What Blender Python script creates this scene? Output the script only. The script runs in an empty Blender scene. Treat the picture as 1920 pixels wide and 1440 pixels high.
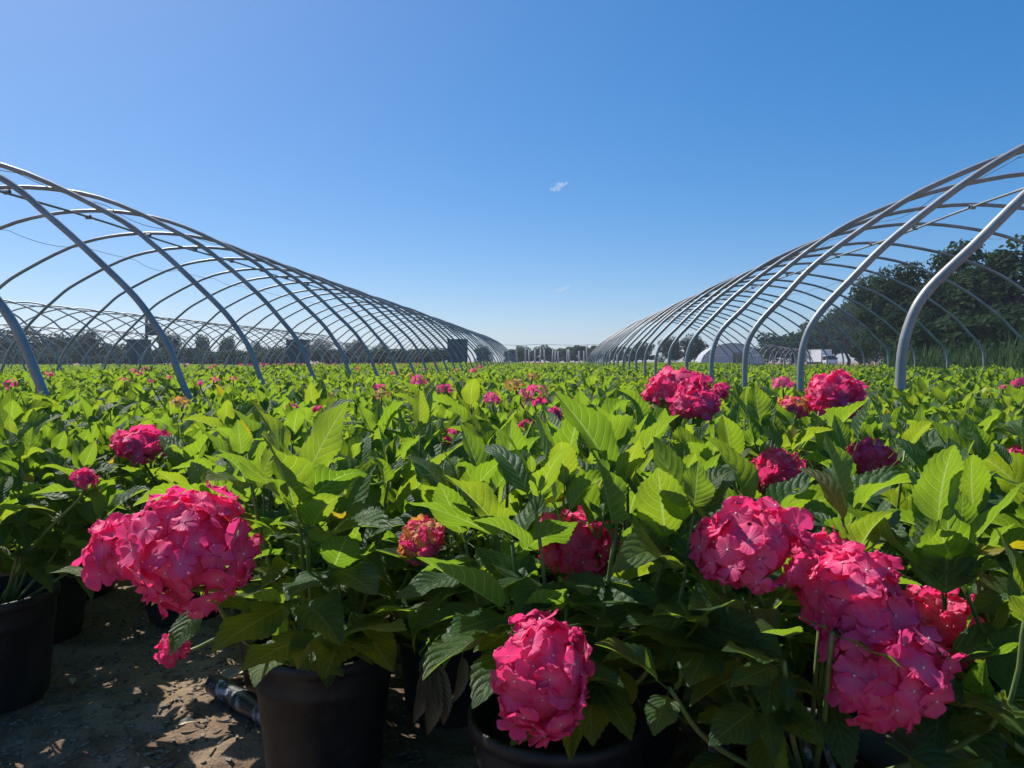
import bpy, math, random
import numpy as np
from mathutils import Vector, Matrix

# ------------------------------------------------------------------ camera, sky, sun, exposure
SC = bpy.context.scene
COL = SC.collection
R = math.radians
F_PX, W_PX, H_PX = 1442.0, 1920.0, 1440.0
HORIZON, VPX = 676.0, 1040.0
CAM_H = 0.88
YAW = math.atan((VPX - W_PX / 2) / F_PX)
PITCH = math.atan((H_PX / 2 - HORIZON) / F_PX)

cam_d = bpy.data.cameras.new('camera')
cam = bpy.data.objects.new('camera', cam_d)
COL.objects.link(cam)
cam.location = (0, 0, CAM_H)
cam.rotation_euler = (math.pi / 2 - PITCH, 0, YAW)
cam_d.sensor_fit = 'HORIZONTAL'
cam_d.sensor_width = 36.0
cam_d.lens = 36.0 * F_PX / W_PX
cam_d.clip_start = 0.05
cam_d.clip_end = 4000
SC.camera = cam

SUN_AZ = -46.0 - math.degrees(YAW)      # degrees from +Y towards +X
SUN_EL = 51.0
sdir = Vector((math.sin(R(SUN_AZ)) * math.cos(R(SUN_EL)), math.cos(R(SUN_AZ)) * math.cos(R(SUN_EL)), math.sin(R(SUN_EL))))

world = bpy.data.worlds.new('World')
SC.world = world
world.use_nodes = True
wn = world.node_tree
wn.nodes.clear()
sky = wn.nodes.new('ShaderNodeTexSky')
sky.sky_type = 'NISHITA'
sky.sun_disc = False
sky.sun_elevation = R(SUN_EL)
sky.sun_rotation = R(SUN_AZ)
sky.altitude = 0
sky.air_density = 0.75
sky.dust_density = 0.75
sky.ozone_density = 6.0
hs = wn.nodes.new('ShaderNodeHueSaturation')
hs.inputs['Saturation'].default_value = 1.62
hs.inputs['Hue'].default_value = 0.503
gm = wn.nodes.new('ShaderNodeGamma')
gm.inputs['Gamma'].default_value = 0.66
bg = wn.nodes.new('ShaderNodeBackground')
bg.inputs['Strength'].default_value = 0.15
wo = wn.nodes.new('ShaderNodeOutputWorld')
wn.links.new(sky.outputs[0], gm.inputs['Color'])
wn.links.new(gm.outputs[0], hs.inputs['Color'])
wn.links.new(hs.outputs[0], bg.inputs['Color'])
wn.links.new(bg.outputs[0], wo.inputs['Surface'])

sun_d = bpy.data.lights.new('sun', 'SUN')
sun_d.energy = 4.0
sun_d.angle = R(0.53)
sun_d.color = (1.0, 0.955, 0.88)
sun = bpy.data.objects.new('sun', sun_d)
COL.objects.link(sun)
sun.location = (-20, 25, 40)
sun.rotation_euler = sdir.to_track_quat('Z', 'Y').to_euler()

SC.render.engine = 'CYCLES'
SC.view_settings.view_transform = 'Standard'
SC.view_settings.look = 'None'
SC.view_settings.exposure = 0.7
SC.view_settings.gamma = 1.0
SC.cycles.use_denoising = True
SC.cycles.max_bounces = 9
SC.cycles.diffuse_bounces = 4
SC.cycles.glossy_bounces = 3
SC.cycles.transmission_bounces = 5
SC.cycles.transparent_max_bounces = 6
SC.cycles.volume_bounces = 0
SC.cycles.sample_clamp_indirect = 8.0
SC.cycles.caustics_reflective = False
SC.cycles.caustics_refractive = False

# ------------------------------------------------------------------ coordinates
CM = Matrix.Translation(cam.location) @ cam.rotation_euler.to_matrix().to_4x4()
CMI = CM.inverted()


def at(px, py, d):
    """point seen at pixel (px, py) of the 1920x1440 frame, d metres in front of the camera"""
    return CM @ Vector(((px - W_PX / 2) / F_PX * d, (H_PX / 2 - py) / F_PX * d, -d))


def to_px(p):
    q = CMI @ Vector(p)
    d = max(-q.z, 1e-3)
    return W_PX / 2 + q.x / d * F_PX, H_PX / 2 - q.y / d * F_PX, d


def c2w(xc, d):
    """ground position from (metres right of the camera, metres ahead of it)"""
    c, s = math.cos(YAW), math.sin(YAW)
    return Vector((xc * c - d * s, xc * s + d * c, 0))


# ------------------------------------------------------------------ material helpers
class NT:
    def __init__(self, name):
        self.m = bpy.data.materials.new(name)
        self.m.use_nodes = True
        self.t = self.m.node_tree
        self.t.nodes.clear()
        self.out = self.t.nodes.new('ShaderNodeOutputMaterial')

    def n(self, kind, **kw):
        nd = self.t.nodes.new(kind)
        for k, v in kw.items():
            setattr(nd, k, v)
        return nd

    def set(self, sock, v):
        if hasattr(v, 'is_output'):
            self.t.links.new(v, sock)
        else:
            sock.default_value = v

    def math(self, op, a, b=None, c=None, clamp=False):
        nd = self.n('ShaderNodeMath', operation=op, use_clamp=clamp)
        self.set(nd.inputs[0], a)
        if b is not None:
            self.set(nd.inputs[1], b)
        if c is not None:
            self.set(nd.inputs[2], c)
        return nd.outputs[0]

    def mix(self, f, a, b, mode='MIX'):
        nd = self.n('ShaderNodeMix', data_type='RGBA', blend_type=mode)
        self.set(nd.inputs[0], f)
        self.set(nd.inputs[6], a if hasattr(a, 'is_output') else (*a, 1))
        self.set(nd.inputs[7], b if hasattr(b, 'is_output') else (*b, 1))
        return nd.outputs[2]

    def smooth(self, x, lo, hi, a=0.0, b=1.0):
        nd = self.n('ShaderNodeMapRange', interpolation_type='SMOOTHSTEP')
        self.set(nd.inputs[0], x)
        for i, v in enumerate((lo, hi, a, b)):
            nd.inputs[i + 1].default_value = v
        return nd.outputs[0]

    def noise(self, scale, detail=3, rough=.55, vec=None, out=0):
        nd = self.n('ShaderNodeTexNoise')
        nd.inputs['Scale'].default_value = scale
        nd.inputs['Detail'].default_value = detail
        nd.inputs['Roughness'].default_value = rough
        self.set(nd.inputs['Vector'], vec if vec is not None else self.n('ShaderNodeTexCoord').outputs['Object'])
        return nd.outputs[out]

    def bump(self, h, strength=.5, dist=.01):
        nd = self.n('ShaderNodeBump')
        nd.inputs['Strength'].default_value = strength
        nd.inputs['Distance'].default_value = dist
        self.set(nd.inputs['Height'], h)
        return nd.outputs[0]

    def bsdf(self, color, rough=.5, metal=0., normal=None, spec=.5):
        nd = self.n('ShaderNodeBsdfPrincipled')
        self.set(nd.inputs['Base Color'], color if hasattr(color, 'is_output') else (*color, 1))
        self.set(nd.inputs['Roughness'], rough)
        self.set(nd.inputs['Metallic'], metal)
        nd.inputs['Specular IOR Level'].default_value = spec
        if normal is not None:
            self.set(nd.inputs['Normal'], normal)
        return nd.outputs[0]

    def done(self, shader):
        self.t.links.new(shader, self.out.inputs['Surface'])
        return self.m


def leaf_material(name, dark, light, young, trans, trans_fac=.42, back=(.10, .15, .06)):
    t = NT(name)
    uv = t.n('ShaderNodeUVMap').outputs[0]
    sp = t.n('ShaderNodeSeparateXYZ')
    t.set(sp.inputs[0], uv)
    u, v = sp.outputs[0], sp.outputs[1]
    av = t.math('ABSOLUTE', t.math('MULTIPLY_ADD', v, 2.0, -1.0))
    oi = t.n('ShaderNodeObjectInfo')
    at_ = t.n('ShaderNodeAttribute', attribute_name='tint')
    sr = t.n('ShaderNodeSeparateXYZ')
    t.set(sr.inputs[0], at_.outputs['Vector'])
    sc = t.n('ShaderNodeSeparateXYZ')
    t.set(sc.inputs[0], oi.outputs['Color'])
    youth = t.math('ADD', sr.outputs[0], sc.outputs[0], clamp=True)
    rnd = t.math('FRACT', t.math('ADD', sr.outputs[1], oi.outputs['Random']))
    # side veins sweep from the midrib towards the tip
    bend = t.math('MULTIPLY', t.math('POWER', av, 1.5), 1.5)
    s = t.math('SUBTRACT', t.math('MULTIPLY', u, 8.5), t.math('ADD', bend, t.math('MULTIPLY', av, .9)))
    fr = t.math('FRACT', t.math('ADD', s, 20.0))
    edge = t.math('ABSOLUTE', t.math('MULTIPLY_ADD', fr, 2.0, -1.0))
    vein = t.math('MULTIPLY', t.smooth(edge, .90, .99), t.smooth(av, .97, .7))
    rib = t.smooth(av, .075, .02)
    lines = t.math('MAXIMUM', vein, rib)
    cmb = t.n('ShaderNodeCombineXYZ')
    t.set(cmb.inputs[0], t.math('MULTIPLY', u, 14.0))
    t.set(cmb.inputs[1], t.math('MULTIPLY', v, 9.0))
    t.set(cmb.inputs[2], t.math('MULTIPLY', rnd, 37.0))
    blot = t.noise(1.0, 4, .6, cmb.outputs[0])
    base = t.mix(youth, dark, light)
    base = t.mix(t.math('MULTIPLY', t.smooth(rnd, .55, 1.0), .55), base, young)
    base = t.mix(t.smooth(blot, .42, .75, 0, .35), base, light)
    spot = t.noise(3.1, 2, .5, cmb.outputs[0])
    base = t.mix(t.smooth(spot, .70, .78, 0, .6), base, (.16, .12, .05))
    base = t.mix(t.math('MULTIPLY', lines, .45), base, (light[0] * 2.2, light[1] * 1.7, light[2] * 1.8))
    geo = t.n('ShaderNodeNewGeometry')
    bcol = t.mix(t.math('MULTIPLY', lines, .6), back, (.30, .38, .16))
    base2 = t.mix(geo.outputs['Backfacing'], base, bcol)
    # quilted relief between the veins
    vor = t.n('ShaderNodeTexVoronoi')
    vor.inputs['Scale'].default_value = 2.6
    t.set(vor.inputs['Vector'], cmb.outputs[0])
    hgt = t.math('ADD', t.math('MULTIPLY', t.math('SINE', t.math('MULTIPLY', fr, math.pi)), .9),
                 t.math('MULTIPLY', vor.outputs['Distance'], -.45))
    hgt = t.math('SUBTRACT', hgt, t.math('MULTIPLY', rib, .7))
    nor = t.bump(hgt, .5, .0035)
    front = t.bsdf(base2, t.math('MULTIPLY_ADD', blot, .16, .40), 0, nor, .30)
    tr = t.n('ShaderNodeBsdfTranslucent')
    tcol = t.mix(youth, (trans[0] * .42, trans[1] * .58, trans[2]), (trans[0] * 1.12, trans[1] * 1.08, trans[2]))
    tcol = t.mix(t.math('MULTIPLY', t.smooth(rnd, .5, 1.0), .6), tcol, (trans[0] * 1.5, trans[1] * 1.1, trans[2]))
    tcol = t.mix(t.smooth(blot, .35, .75, .0, .35), tcol, (trans[0] * .5, trans[1] * .62, trans[2]))
    net = t.smooth(vor.outputs['Distance'], .18, .55, 0, .38)
    tcol = t.mix(net, tcol, (trans[0] * .55, trans[1] * .66, trans[2]))
    side = t.smooth(edge, .55, .92, 0, .35)
    tcol = t.mix(side, tcol, (trans[0] * .55, trans[1] * .68, trans[2]))
    tcol = t.mix(t.math('MULTIPLY', vein, .75), tcol, (trans[0] * 1.75, trans[1] * 1.45, trans[2] * 9))
    tcol = t.mix(t.math('MULTIPLY', rib, .75), tcol, (trans[0] * 1.2, trans[1] * 1.1, trans[2] * 9))
    tcol = t.mix(t.smooth(spot, .68, .78, 0, .7), tcol, (trans[0] * .6, trans[1] * .35, trans[2]))
    t.set(tr.inputs['Color'], tcol)
    t.set(tr.inputs['Normal'], t.bump(hgt, .22, .0035))
    ms = t.n('ShaderNodeMixShader')
    ms.inputs[0].default_value = trans_fac
    t.t.links.new(front, ms.inputs[1])
    t.t.links.new(tr.outputs[0], ms.inputs[2])
    return t.done(ms.outputs[0])


def petal_material(name, c_in, c_out, c_trans, fac=.38):
    t = NT(name)
    uv = t.n('ShaderNodeUVMap').outputs[0]
    sp = t.n('ShaderNodeSeparateXYZ')
    t.set(sp.inputs[0], uv)
    u, v = sp.outputs[0], sp.outputs[1]
    oi = t.n('ShaderNodeObjectInfo')
    at_ = t.n('ShaderNodeAttribute', attribute_name='tint')
    sr = t.n('ShaderNodeSeparateXYZ')
    t.set(sr.inputs[0], at_.outputs['Vector'])
    rnd = t.math('FRACT', t.math('ADD', sr.outputs[1], oi.outputs['Random']))
    base = t.mix(t.smooth(u, .05, .75), c_in, c_out)
    base = t.mix(t.math('MULTIPLY', rnd, .6), base, (min(1, c_out[0] * 1.08), c_out[1] * 2.8 + .03, c_out[2] * 1.55))
    base = t.mix(t.smooth(u, .85, 1.0, 0, .35), base, (min(1, c_out[0] * 1.1), c_out[1] * 3 + .06, c_out[2] * 1.8))
    ridg = t.math('SINE', t.math('MULTIPLY', v, 34.0))
    base = t.mix(t.math('MULTIPLY_ADD', ridg, .05, .05), base, (c_out[0] * .6, c_out[1] * .5, c_out[2] * .7))
    nor = t.bump(t.math('MULTIPLY', ridg, .3), .35, .001)
    pr = t.bsdf(base, .55, 0, nor, .3)
    tr = t.n('ShaderNodeBsdfTranslucent')
    t.set(tr.inputs['Color'], (*c_trans, 1))
    ms = t.n('ShaderNodeMixShader')
    ms.inputs[0].default_value = fac
    t.t.links.new(pr, ms.inputs[1])
    t.t.links.new(tr.outputs[0], ms.inputs[2])
    return t.done(ms.outputs[0])


def plain(name, c1, c2, scale=8, rough=.6, metal=0., bump=.0, bscale=40, spec=.4):
    t = NT(name)
    n1 = t.noise(scale, 4, .6)
    col = t.mix(t.smooth(n1, .35, .68), c1, c2)
    nor = t.bump(t.noise(bscale, 4, .6), bump, .01) if bump else None
    return t.done(t.bsdf(col, rough, metal, nor, spec))


MAT = {}
MAT['leaf'] = leaf_material('hydrangea_leaf', (.028, .070, .028), (.055, .122, .032), (.080, .140, .028), (.39, .56, .016), .49, (.110, .150, .075))
MAT['leaf_brown'] = leaf_material('withered_leaf', (.11, .085, .05), (.15, .12, .07), (.13, .10, .05), (.16, .12, .04), .2, (.14, .11, .07))
MAT['leaf_yellow'] = leaf_material('yellowing_leaf', (.17, .16, .02), (.25, .22, .03), (.25, .12, .02), (.75, .55, .01), .5, (.22, .19, .06))
MAT['petal'] = petal_material('pink_petal', (.90, .21, .38), (.87, .052, .225), (.98, .065, .28), .44)
MAT['petal_young'] = petal_material('opening_petal', (.62, .55, .10), (.74, .16, .13), (.80, .40, .08), .36)
MAT['petal_green'] = petal_material('unopened_petal', (.40, .46, .08), (.58, .52, .10), (.7, .6, .05), .36)
MAT['bead'] = plain('flower_eye', (.75, .55, .60), (.85, .70, .72), 40, .5)
MAT['core'] = plain('flower_core', (.70, .05, .15), (.50, .04, .10), 60, .8)
MAT['stem'] = plain('green_stem', (.10, .17, .045), (.16, .20, .06), 30, .5)
MAT['wood_stem'] = plain('woody_stem', (.10, .075, .05), (.17, .125, .085), 40, .8, 0, .4, 80)
MAT['pot'] = plain('black_plastic', (.011, .011, .013), (.034, .031, .029), 13, .45, 0, .2, 120, .35)
MAT['pot_grey'] = plain('grey_plastic', (.10, .11, .12), (.16, .17, .18), 9, .5)
MAT['potsoil'] = plain('potting_soil', (.018, .013, .010), (.045, .032, .022), 40, .95, 0, 1.0, 90, .1)
MAT['steel'] = None
MAT['bark'] = plain('bark', (.05, .04, .03), (.11, .09, .07), 6, .9, 0, .8, 12)
MAT['white_paint'] = plain('white_paint', (.70, .71, .72), (.80, .80, .80), 1.5, .45)
MAT['dark_glass'] = plain('dark_glass', (.012, .014, .018), (.02, .022, .026), 3, .12)
MAT['rubber'] = plain('rubber', (.02, .02, .02), (.03, .03, .03), 8, .8)
MAT['cabinet'] = plain('cabinet_metal', (.085, .088, .098), (.12, .122, .135), 1.2, .6, 0, .1, 6)
MAT['cabinet_trim'] = plain('cabinet_trim', (.035, .037, .043), (.05, .052, .06), 3, .5)
MAT['poly'] = plain('white_film', (.36, .39, .44), (.45, .48, .53), .5, .5, 0, .2, 2)
MAT['door_wood'] = plain('brown_door', (.16, .11, .08), (.24, .17, .12), 3, .7)
MAT['wire'] = plain('wire', (.10, .10, .11), (.2, .2, .2), 8, .5, .6)
MAT['post'] = plain('weathered_post', (.30, .31, .32), (.42, .42, .42), 3, .7)


def steel_mat():
    t = NT('galvanised_steel')
    n1 = t.noise(3.0, 5, .65)
    n2 = t.noise(30.0, 4, .6)
    col = t.mix(t.smooth(n1, .35, .7), (.25, .25, .25), (.37, .37, .37))
    col = t.mix(t.smooth(n2, .55, .8, 0, .5), col, (.12, .115, .11))
    n3 = t.noise(1.7, 6, .75)
    col = t.mix(t.smooth(n3, .60, .72, 0, .55), col, (.20, .12, .07))
    rr = t.math('MULTIPLY_ADD', n2, .25, .34)
    return t.done(t.bsdf(col, rr, .30, t.bump(n2, .15, .004), .5))


MAT['steel'] = steel_mat()


def tree_leaf_mat(name, c1, c2, tr_):
    t = NT(name)
    oi = t.n('ShaderNodeObjectInfo')
    n1 = t.noise(.9, 3, .6)
    col = t.mix(t.smooth(n1, .35, .7), c1, c2)
    col = t.mix(t.math('MULTIPLY', oi.outputs['Random'], .35), col, (c2[0] * 1.3, c2[1] * 1.05, c2[2] * .8))
    pr = t.bsdf(col, .8, 0, None, .08)
    tr = t.n('ShaderNodeBsdfTranslucent')
    t.set(tr.inputs['Color'], (*tr_, 1))
    ms = t.n('ShaderNodeMixShader')
    ms.inputs[0].default_value = .25
    t.t.links.new(pr, ms.inputs[1])
    t.t.links.new(tr.outputs[0], ms.inputs[2])
    return t.done(ms.outputs[0])


MAT['tree_leaf'] = tree_leaf_mat('tree_leaf', (.012, .028, .014), (.028, .055, .024), (.04, .085, .02))
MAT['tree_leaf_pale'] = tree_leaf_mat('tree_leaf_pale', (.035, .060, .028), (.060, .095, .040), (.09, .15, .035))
MAT['reed'] = tree_leaf_mat('reed_blade', (.055, .095, .045), (.090, .140, .065), (.09, .15, .05))


def soil_mat():
    t = NT('soil')
    big = t.noise(1.1, 4, .6)
    mid = t.noise(7.0, 6, .65)
    fine = t.noise(90.0, 5, .7)
    col = t.mix(t.smooth(mid, .36, .64), (.095, .054, .034), (.31, .212, .138))
    col = t.mix(t.smooth(big, .40, .62, 0, .65), col, (.37, .275, .185))
    col = t.mix(t.smooth(fine, .50, .72, 0, .65), col, (.055, .042, .034))
    h = t.math('ADD', t.math('MULTIPLY', fine, .5), t.math('MULTIPLY', mid, 1.0))
    return t.done(t.bsdf(col, .95, 0, t.bump(h, .9, .02), .12))


MAT['soil'] = soil_mat()


def hose_mat():
    t = NT('worn_black_hose')
    n1 = t.noise(22, 5, .7)
    n2 = t.noise(7, 3, .6)
    f = t.math('MULTIPLY', t.smooth(n1, .50, .60), t.smooth(n2, .40, .55))
    col = t.mix(f, (.018, .020, .024), (.42, .44, .46))
    return t.done(t.bsdf(col, .38, 0, t.bump(n1, .3, .003), .5))


MAT['hose'] = hose_mat()


# ------------------------------------------------------------------ object helpers
def mesh(name, verts, faces, mat=None, smooth=True, uv=None, tint=None, mats=None, fmat=None):
    me = bpy.data.meshes.new(name)
    me.from_pydata([tuple(map(float, v)) for v in verts] if not isinstance(verts, np.ndarray) else verts.tolist(), [], faces if isinstance(faces, list) else faces.tolist())
    if mats:
        for m in mats:
            me.materials.append(m)
        if fmat is not None:
            me.polygons.foreach_set('material_index', np.asarray(fmat, dtype=np.int32))
    elif mat:
        me.materials.append(mat)
    if smooth:
        me.polygons.foreach_set('use_smooth', np.ones(len(me.polygons), dtype=bool))
    if uv is not None:
        ul = me.uv_layers.new(name='UVMap')
        li = np.empty(len(me.loops), dtype=np.int32)
        me.loops.foreach_get('vertex_index', li)
        ul.data.foreach_set('uv', np.asarray(uv, dtype=np.float32)[li].ravel())
    if tint is not None:
        a = me.attributes.new('tint', 'FLOAT_VECTOR', 'POINT')
        a.data.foreach_set('vector', np.asarray(tint, dtype=np.float32).ravel())
    me.update()
    return me


def add(name, me, parent=None, mw=None, color=None, kind=None):
    o = bpy.data.objects.new(name, me)
    COL.objects.link(o)
    if parent is not None:
        o.parent = parent
    if mw is not None:
        o.matrix_basis = mw
    if color is not None:
        o.color = color
    if kind:
        o['kind'] = kind
    return o


def empty(name, loc, rz=0.0):
    o = bpy.data.objects.new(name, None)
    COL.objects.link(o)
    o.empty_display_size = .1
    o.location = loc
    o.rotation_euler = (0, 0, rz)
    return o


def tag(o, label, cat, group=None, kind=None):
    o['label'] = label
    o['category'] = cat
    if group:
        o['group'] = group
    if kind:
        o['kind'] = kind
    return o


def copy_tree(o, parent=None):
    c = o.copy()
    COL.objects.link(c)
    c.parent = parent
    for ch in list(o.children):
        copy_tree(ch, c)
    return c


def tube(path, rad, sides=8, cap=True):
    P = [Vector(p) for p in path]
    n = len(P)
    rads = [rad] * n if not hasattr(rad, '__len__') else rad
    vs, fs = [], []
    ref = Vector((0, 0, 1))
    t0 = (P[1] - P[0]).normalized()
    if abs(t0.dot(ref)) > .95:
        ref = Vector((1, 0, 0))
    nx = (ref - t0 * ref.dot(t0)).normalized()
    for i in range(n):
        t = (P[min(i + 1, n - 1)] - P[max(i - 1, 0)]).normalized()
        nx = (nx - t * nx.dot(t)).normalized()
        ny = t.cross(nx)
        for k in range(sides):
            a = 2 * math.pi * k / sides
            vs.append(P[i] + (nx * math.cos(a) + ny * math.sin(a)) * rads[i])
    for i in range(n - 1):
        for k in range(sides):
            k2 = (k + 1) % sides
            fs.append([i * sides + k, i * sides + k2, (i + 1) * sides + k2, (i + 1) * sides + k])
    if cap:
        fs.append(list(range(sides))[::-1])
        fs.append([(n - 1) * sides + k for k in range(sides)])
    return vs, fs


def lathe(prof, seg=28, wob=0.0):
    vs, fs = [], []
    for r, z in prof:
        for k in range(seg):
            a = 2 * math.pi * k / seg
            vs.append((r * math.cos(a), r * math.sin(a), z))
    for i in range(len(prof) - 1):
        for k in range(seg):
            k2 = (k + 1) % seg
            fs.append([i * seg + k, i * seg + k2, (i + 1) * seg + k2, (i + 1) * seg + k])
    return vs, fs


def box(x0, x1, y0, y1, z0, z1):
    v = [(x, y, z) for z in (z0, z1) for y in (y0, y1) for x in (x0, x1)]
    f = [[0, 2, 3, 1], [4, 5, 7, 6], [0, 1, 5, 4], [2, 6, 7, 3], [0, 4, 6, 2], [1, 3, 7, 5]]
    return v, f


def join(*parts):
    V, Fc = [], []
    for v, f in parts:
        o = len(V)
        V += list(v)
        Fc += [[i + o for i in q] for q in f]
    return V, Fc


def catmull(pts, n):
    P = [Vector(p) for p in pts]
    P = [P[0] * 2 - P[1]] + P + [P[-1] * 2 - P[-2]]
    out = []
    for i in range(1, len(P) - 2):
        for k in range(n):
            t = k / n
            a, b, c, d = P[i - 1], P[i], P[i + 1], P[i + 2]
            out.append(.5 * ((2 * b) + (c - a) * t + (2 * a - 5 * b + 4 * c - d) * t * t + (3 * b - a - 3 * c + d) * t ** 3))
    out.append(P[-2].copy())
    return out


# ------------------------------------------------------------------ the ground
def vnoise(x, y, seed=0):
    xi, yi = np.floor(x).astype(int), np.floor(y).astype(int)
    xf, yf = x - xi, y - yi
    def h(a, b):
        v = np.sin(a * 127.1 + b * 311.7 + seed * 17.3) * 43758.5453
        return v - np.floor(v)
    u, v = xf * xf * (3 - 2 * xf), yf * yf * (3 - 2 * yf)
    return (h(xi, yi) * (1 - u) + h(xi + 1, yi) * u) * (1 - v) + (h(xi, yi + 1) * (1 - u) + h(xi + 1, yi + 1) * u) * v


def ground_h(x, y):
    z = (vnoise(x * 2.2, y * 2.2, 1) - .5) * .045 + (vnoise(x * 7, y * 7, 2) - .5) * .026 + (vnoise(x * 21, y * 21, 3) - .5) * .016 + (vnoise(x * 60, y * 60, 4) - .5) * .006
    fade = 1 / (1 + ((x + .8) ** 2 + (y - 1.8) ** 2) / 16.0)
    return z * fade


def make_ground():
    gx = np.concatenate([-np.geomspace(600, 2.2, 44), np.linspace(-2.1, .6, 170), np.geomspace(.7, 600, 44)])
    gy = np.concatenate([-np.geomspace(60, .1, 14), np.linspace(.0, 1.0, 20)[:-1], np.linspace(1.0, 3.2, 150), np.geomspace(3.3, 700, 54)])
    X, Y = np.meshgrid(gx, gy)
    Z = ground_h(X, Y)
    n, m = X.shape
    v = np.stack([X.ravel(), Y.ravel(), Z.ravel()], 1)
    i = np.arange(n * m).reshape(n, m)
    f = np.stack([i[:-1, :-1].ravel(), i[:-1, 1:].ravel(), i[1:, 1:].ravel(), i[1:, :-1].ravel()], 1)
    o = add('ground', mesh('ground', v, f, MAT['soil']))
    o['kind'] = 'structure'


make_ground()

# ------------------------------------------------------------------ bare pipe tunnels
def hoop_mesh(name, prof, width, rad, jitter, rng):
    """prof: (inset from the leg, height above ground) for one half; mirrored about the ridge"""
    h = [(x + rng.uniform(-1, 1) * jitter * (z > .9), z + rng.uniform(-1, 1) * jitter * (z > .9)) for x, z in prof]
    pts = [(x, 0, z) for x, z in h] + [(width - x, 0, z) for x, z in h[::-1][1:]]
    path = catmull(pts, 5)
    v, f = tube(path, rad, 10)
    return mesh(name, v, f, MAT['steel'])


PROF_STEEP = [(-.01, -.06), (0, .5), (.0, .86), (.035, 1.05), (.13, 1.22), (.32, 1.42), (.62, 1.73), (1.12, 2.11), (1.60, 2.38), (2.40, 2.68), (3.45, 2.82)]
PROF_LEAN = [(-.30, -.06), (-.12, .45), (0, .72), (.10, .98), (.19, 1.13), (.33, 1.31), (.58, 1.58), (.95, 1.90), (1.38, 2.22), (2.40, 2.68), (3.45, 2.82)]
WIDTH = 6.9


def tunnel(label, x_leg, y0, step, n, prof, mirror, rad, seed, purlin=True, strings=True, name='tunnel_frame'):
    """x_leg: world x of the legs nearest the camera's alley; mirror: the tunnel lies to its left"""
    rng = random.Random(seed)
    root = empty(name, (x_leg, y0, 0))
    tag(root, label, 'tunnel frame', 'bare pipe tunnel frames')
    sgn = -1 if mirror else 1
    meshes = [hoop_mesh('hoop', prof, WIDTH, rad, .012, rng) for _ in range(3)]
    for i in range(n):
        m = Matrix.Translation((0, i * step + rng.uniform(-.04, .04), rng.uniform(-.015, .015))) @ Matrix.Rotation(rng.uniform(-.006, .006), 4, 'Y') @ Matrix.Rotation(rng.uniform(-.012, .012), 4, 'Z')
        if mirror:
            m = m @ Matrix.Rotation(math.pi, 4, 'Z')
        add('hoop', meshes[i % 3], root, m)
    L = (n - 1) * step
    if purlin:
        path = [(sgn * WIDTH / 2, y, 2.755 + .012 * math.sin(y * 1.3)) for y in np.linspace(-.3, L + .3, n * 2)]
        v, f = tube(path, rad * .62, 8)
        add('ridge_pipe', mesh('ridge_pipe', v, f, MAT['steel']), root)
        v, f = lathe([(rad * .9, -.03), (rad * 1.25, -.03), (rad * 1.25, .03), (rad * .9, .03)], 10)
        cl = mesh('clamp', v, f, MAT['steel'], False)
        for i in range(min(n, 12)):
            add('clamp', cl, root, Matrix.Translation((sgn * WIDTH / 2, i * step, 2.765)) @ Matrix.Rotation(math.pi / 2, 4, 'Y'))
    if strings:
        for x, z in ((2.3, 2.60), (4.5, 2.60)):
            path = []
            for i in range(n - 1):
                for k in range(6):
                    t = k / 6
                    path.append((sgn * (x + .05 * math.sin(i * 2.1)), (i + t) * step, z - .20 * t * (1 - t) * (1 + .8 * math.sin(i * 3.7 + x))))
            v, f = tube(path, .0035, 4)
            add('tie_string', mesh('tie_string', v, f, MAT['wire']), root)
    return root


tunnel('bare grey pipe tunnel frame along the right side of the open bed', 1.665, 3.80, 1.5, 24, PROF_STEEP, False, .0245, 1)
tunnel('bare grey pipe tunnel frame along the left side of the open bed', -2.67, 3.84, 1.5, 35, PROF_LEAN, True, .0245, 2)
tunnel('smaller looking bare pipe tunnel frame behind the near left one', -14.3, 8.0, 1.5, 33, PROF_LEAN, True, .025, 3, strings=False)
tunnel('farther pipe tunnel frame, third from the open bed on its left', -25.8, 20.0, 1.5, 26, PROF_LEAN, True, .025, 4, strings=False)
tunnel('farthest pipe tunnel frame at the left edge by the trees', -37.3, 32.0, 1.6, 18, PROF_LEAN, True, .025, 5, purlin=False, strings=False)
tunnel('distant pipe tunnel frame left of the far wire trellis', -20, 66.0, 1.7, 16, PROF_LEAN, True, .025, 6, purlin=False, strings=False)

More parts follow.
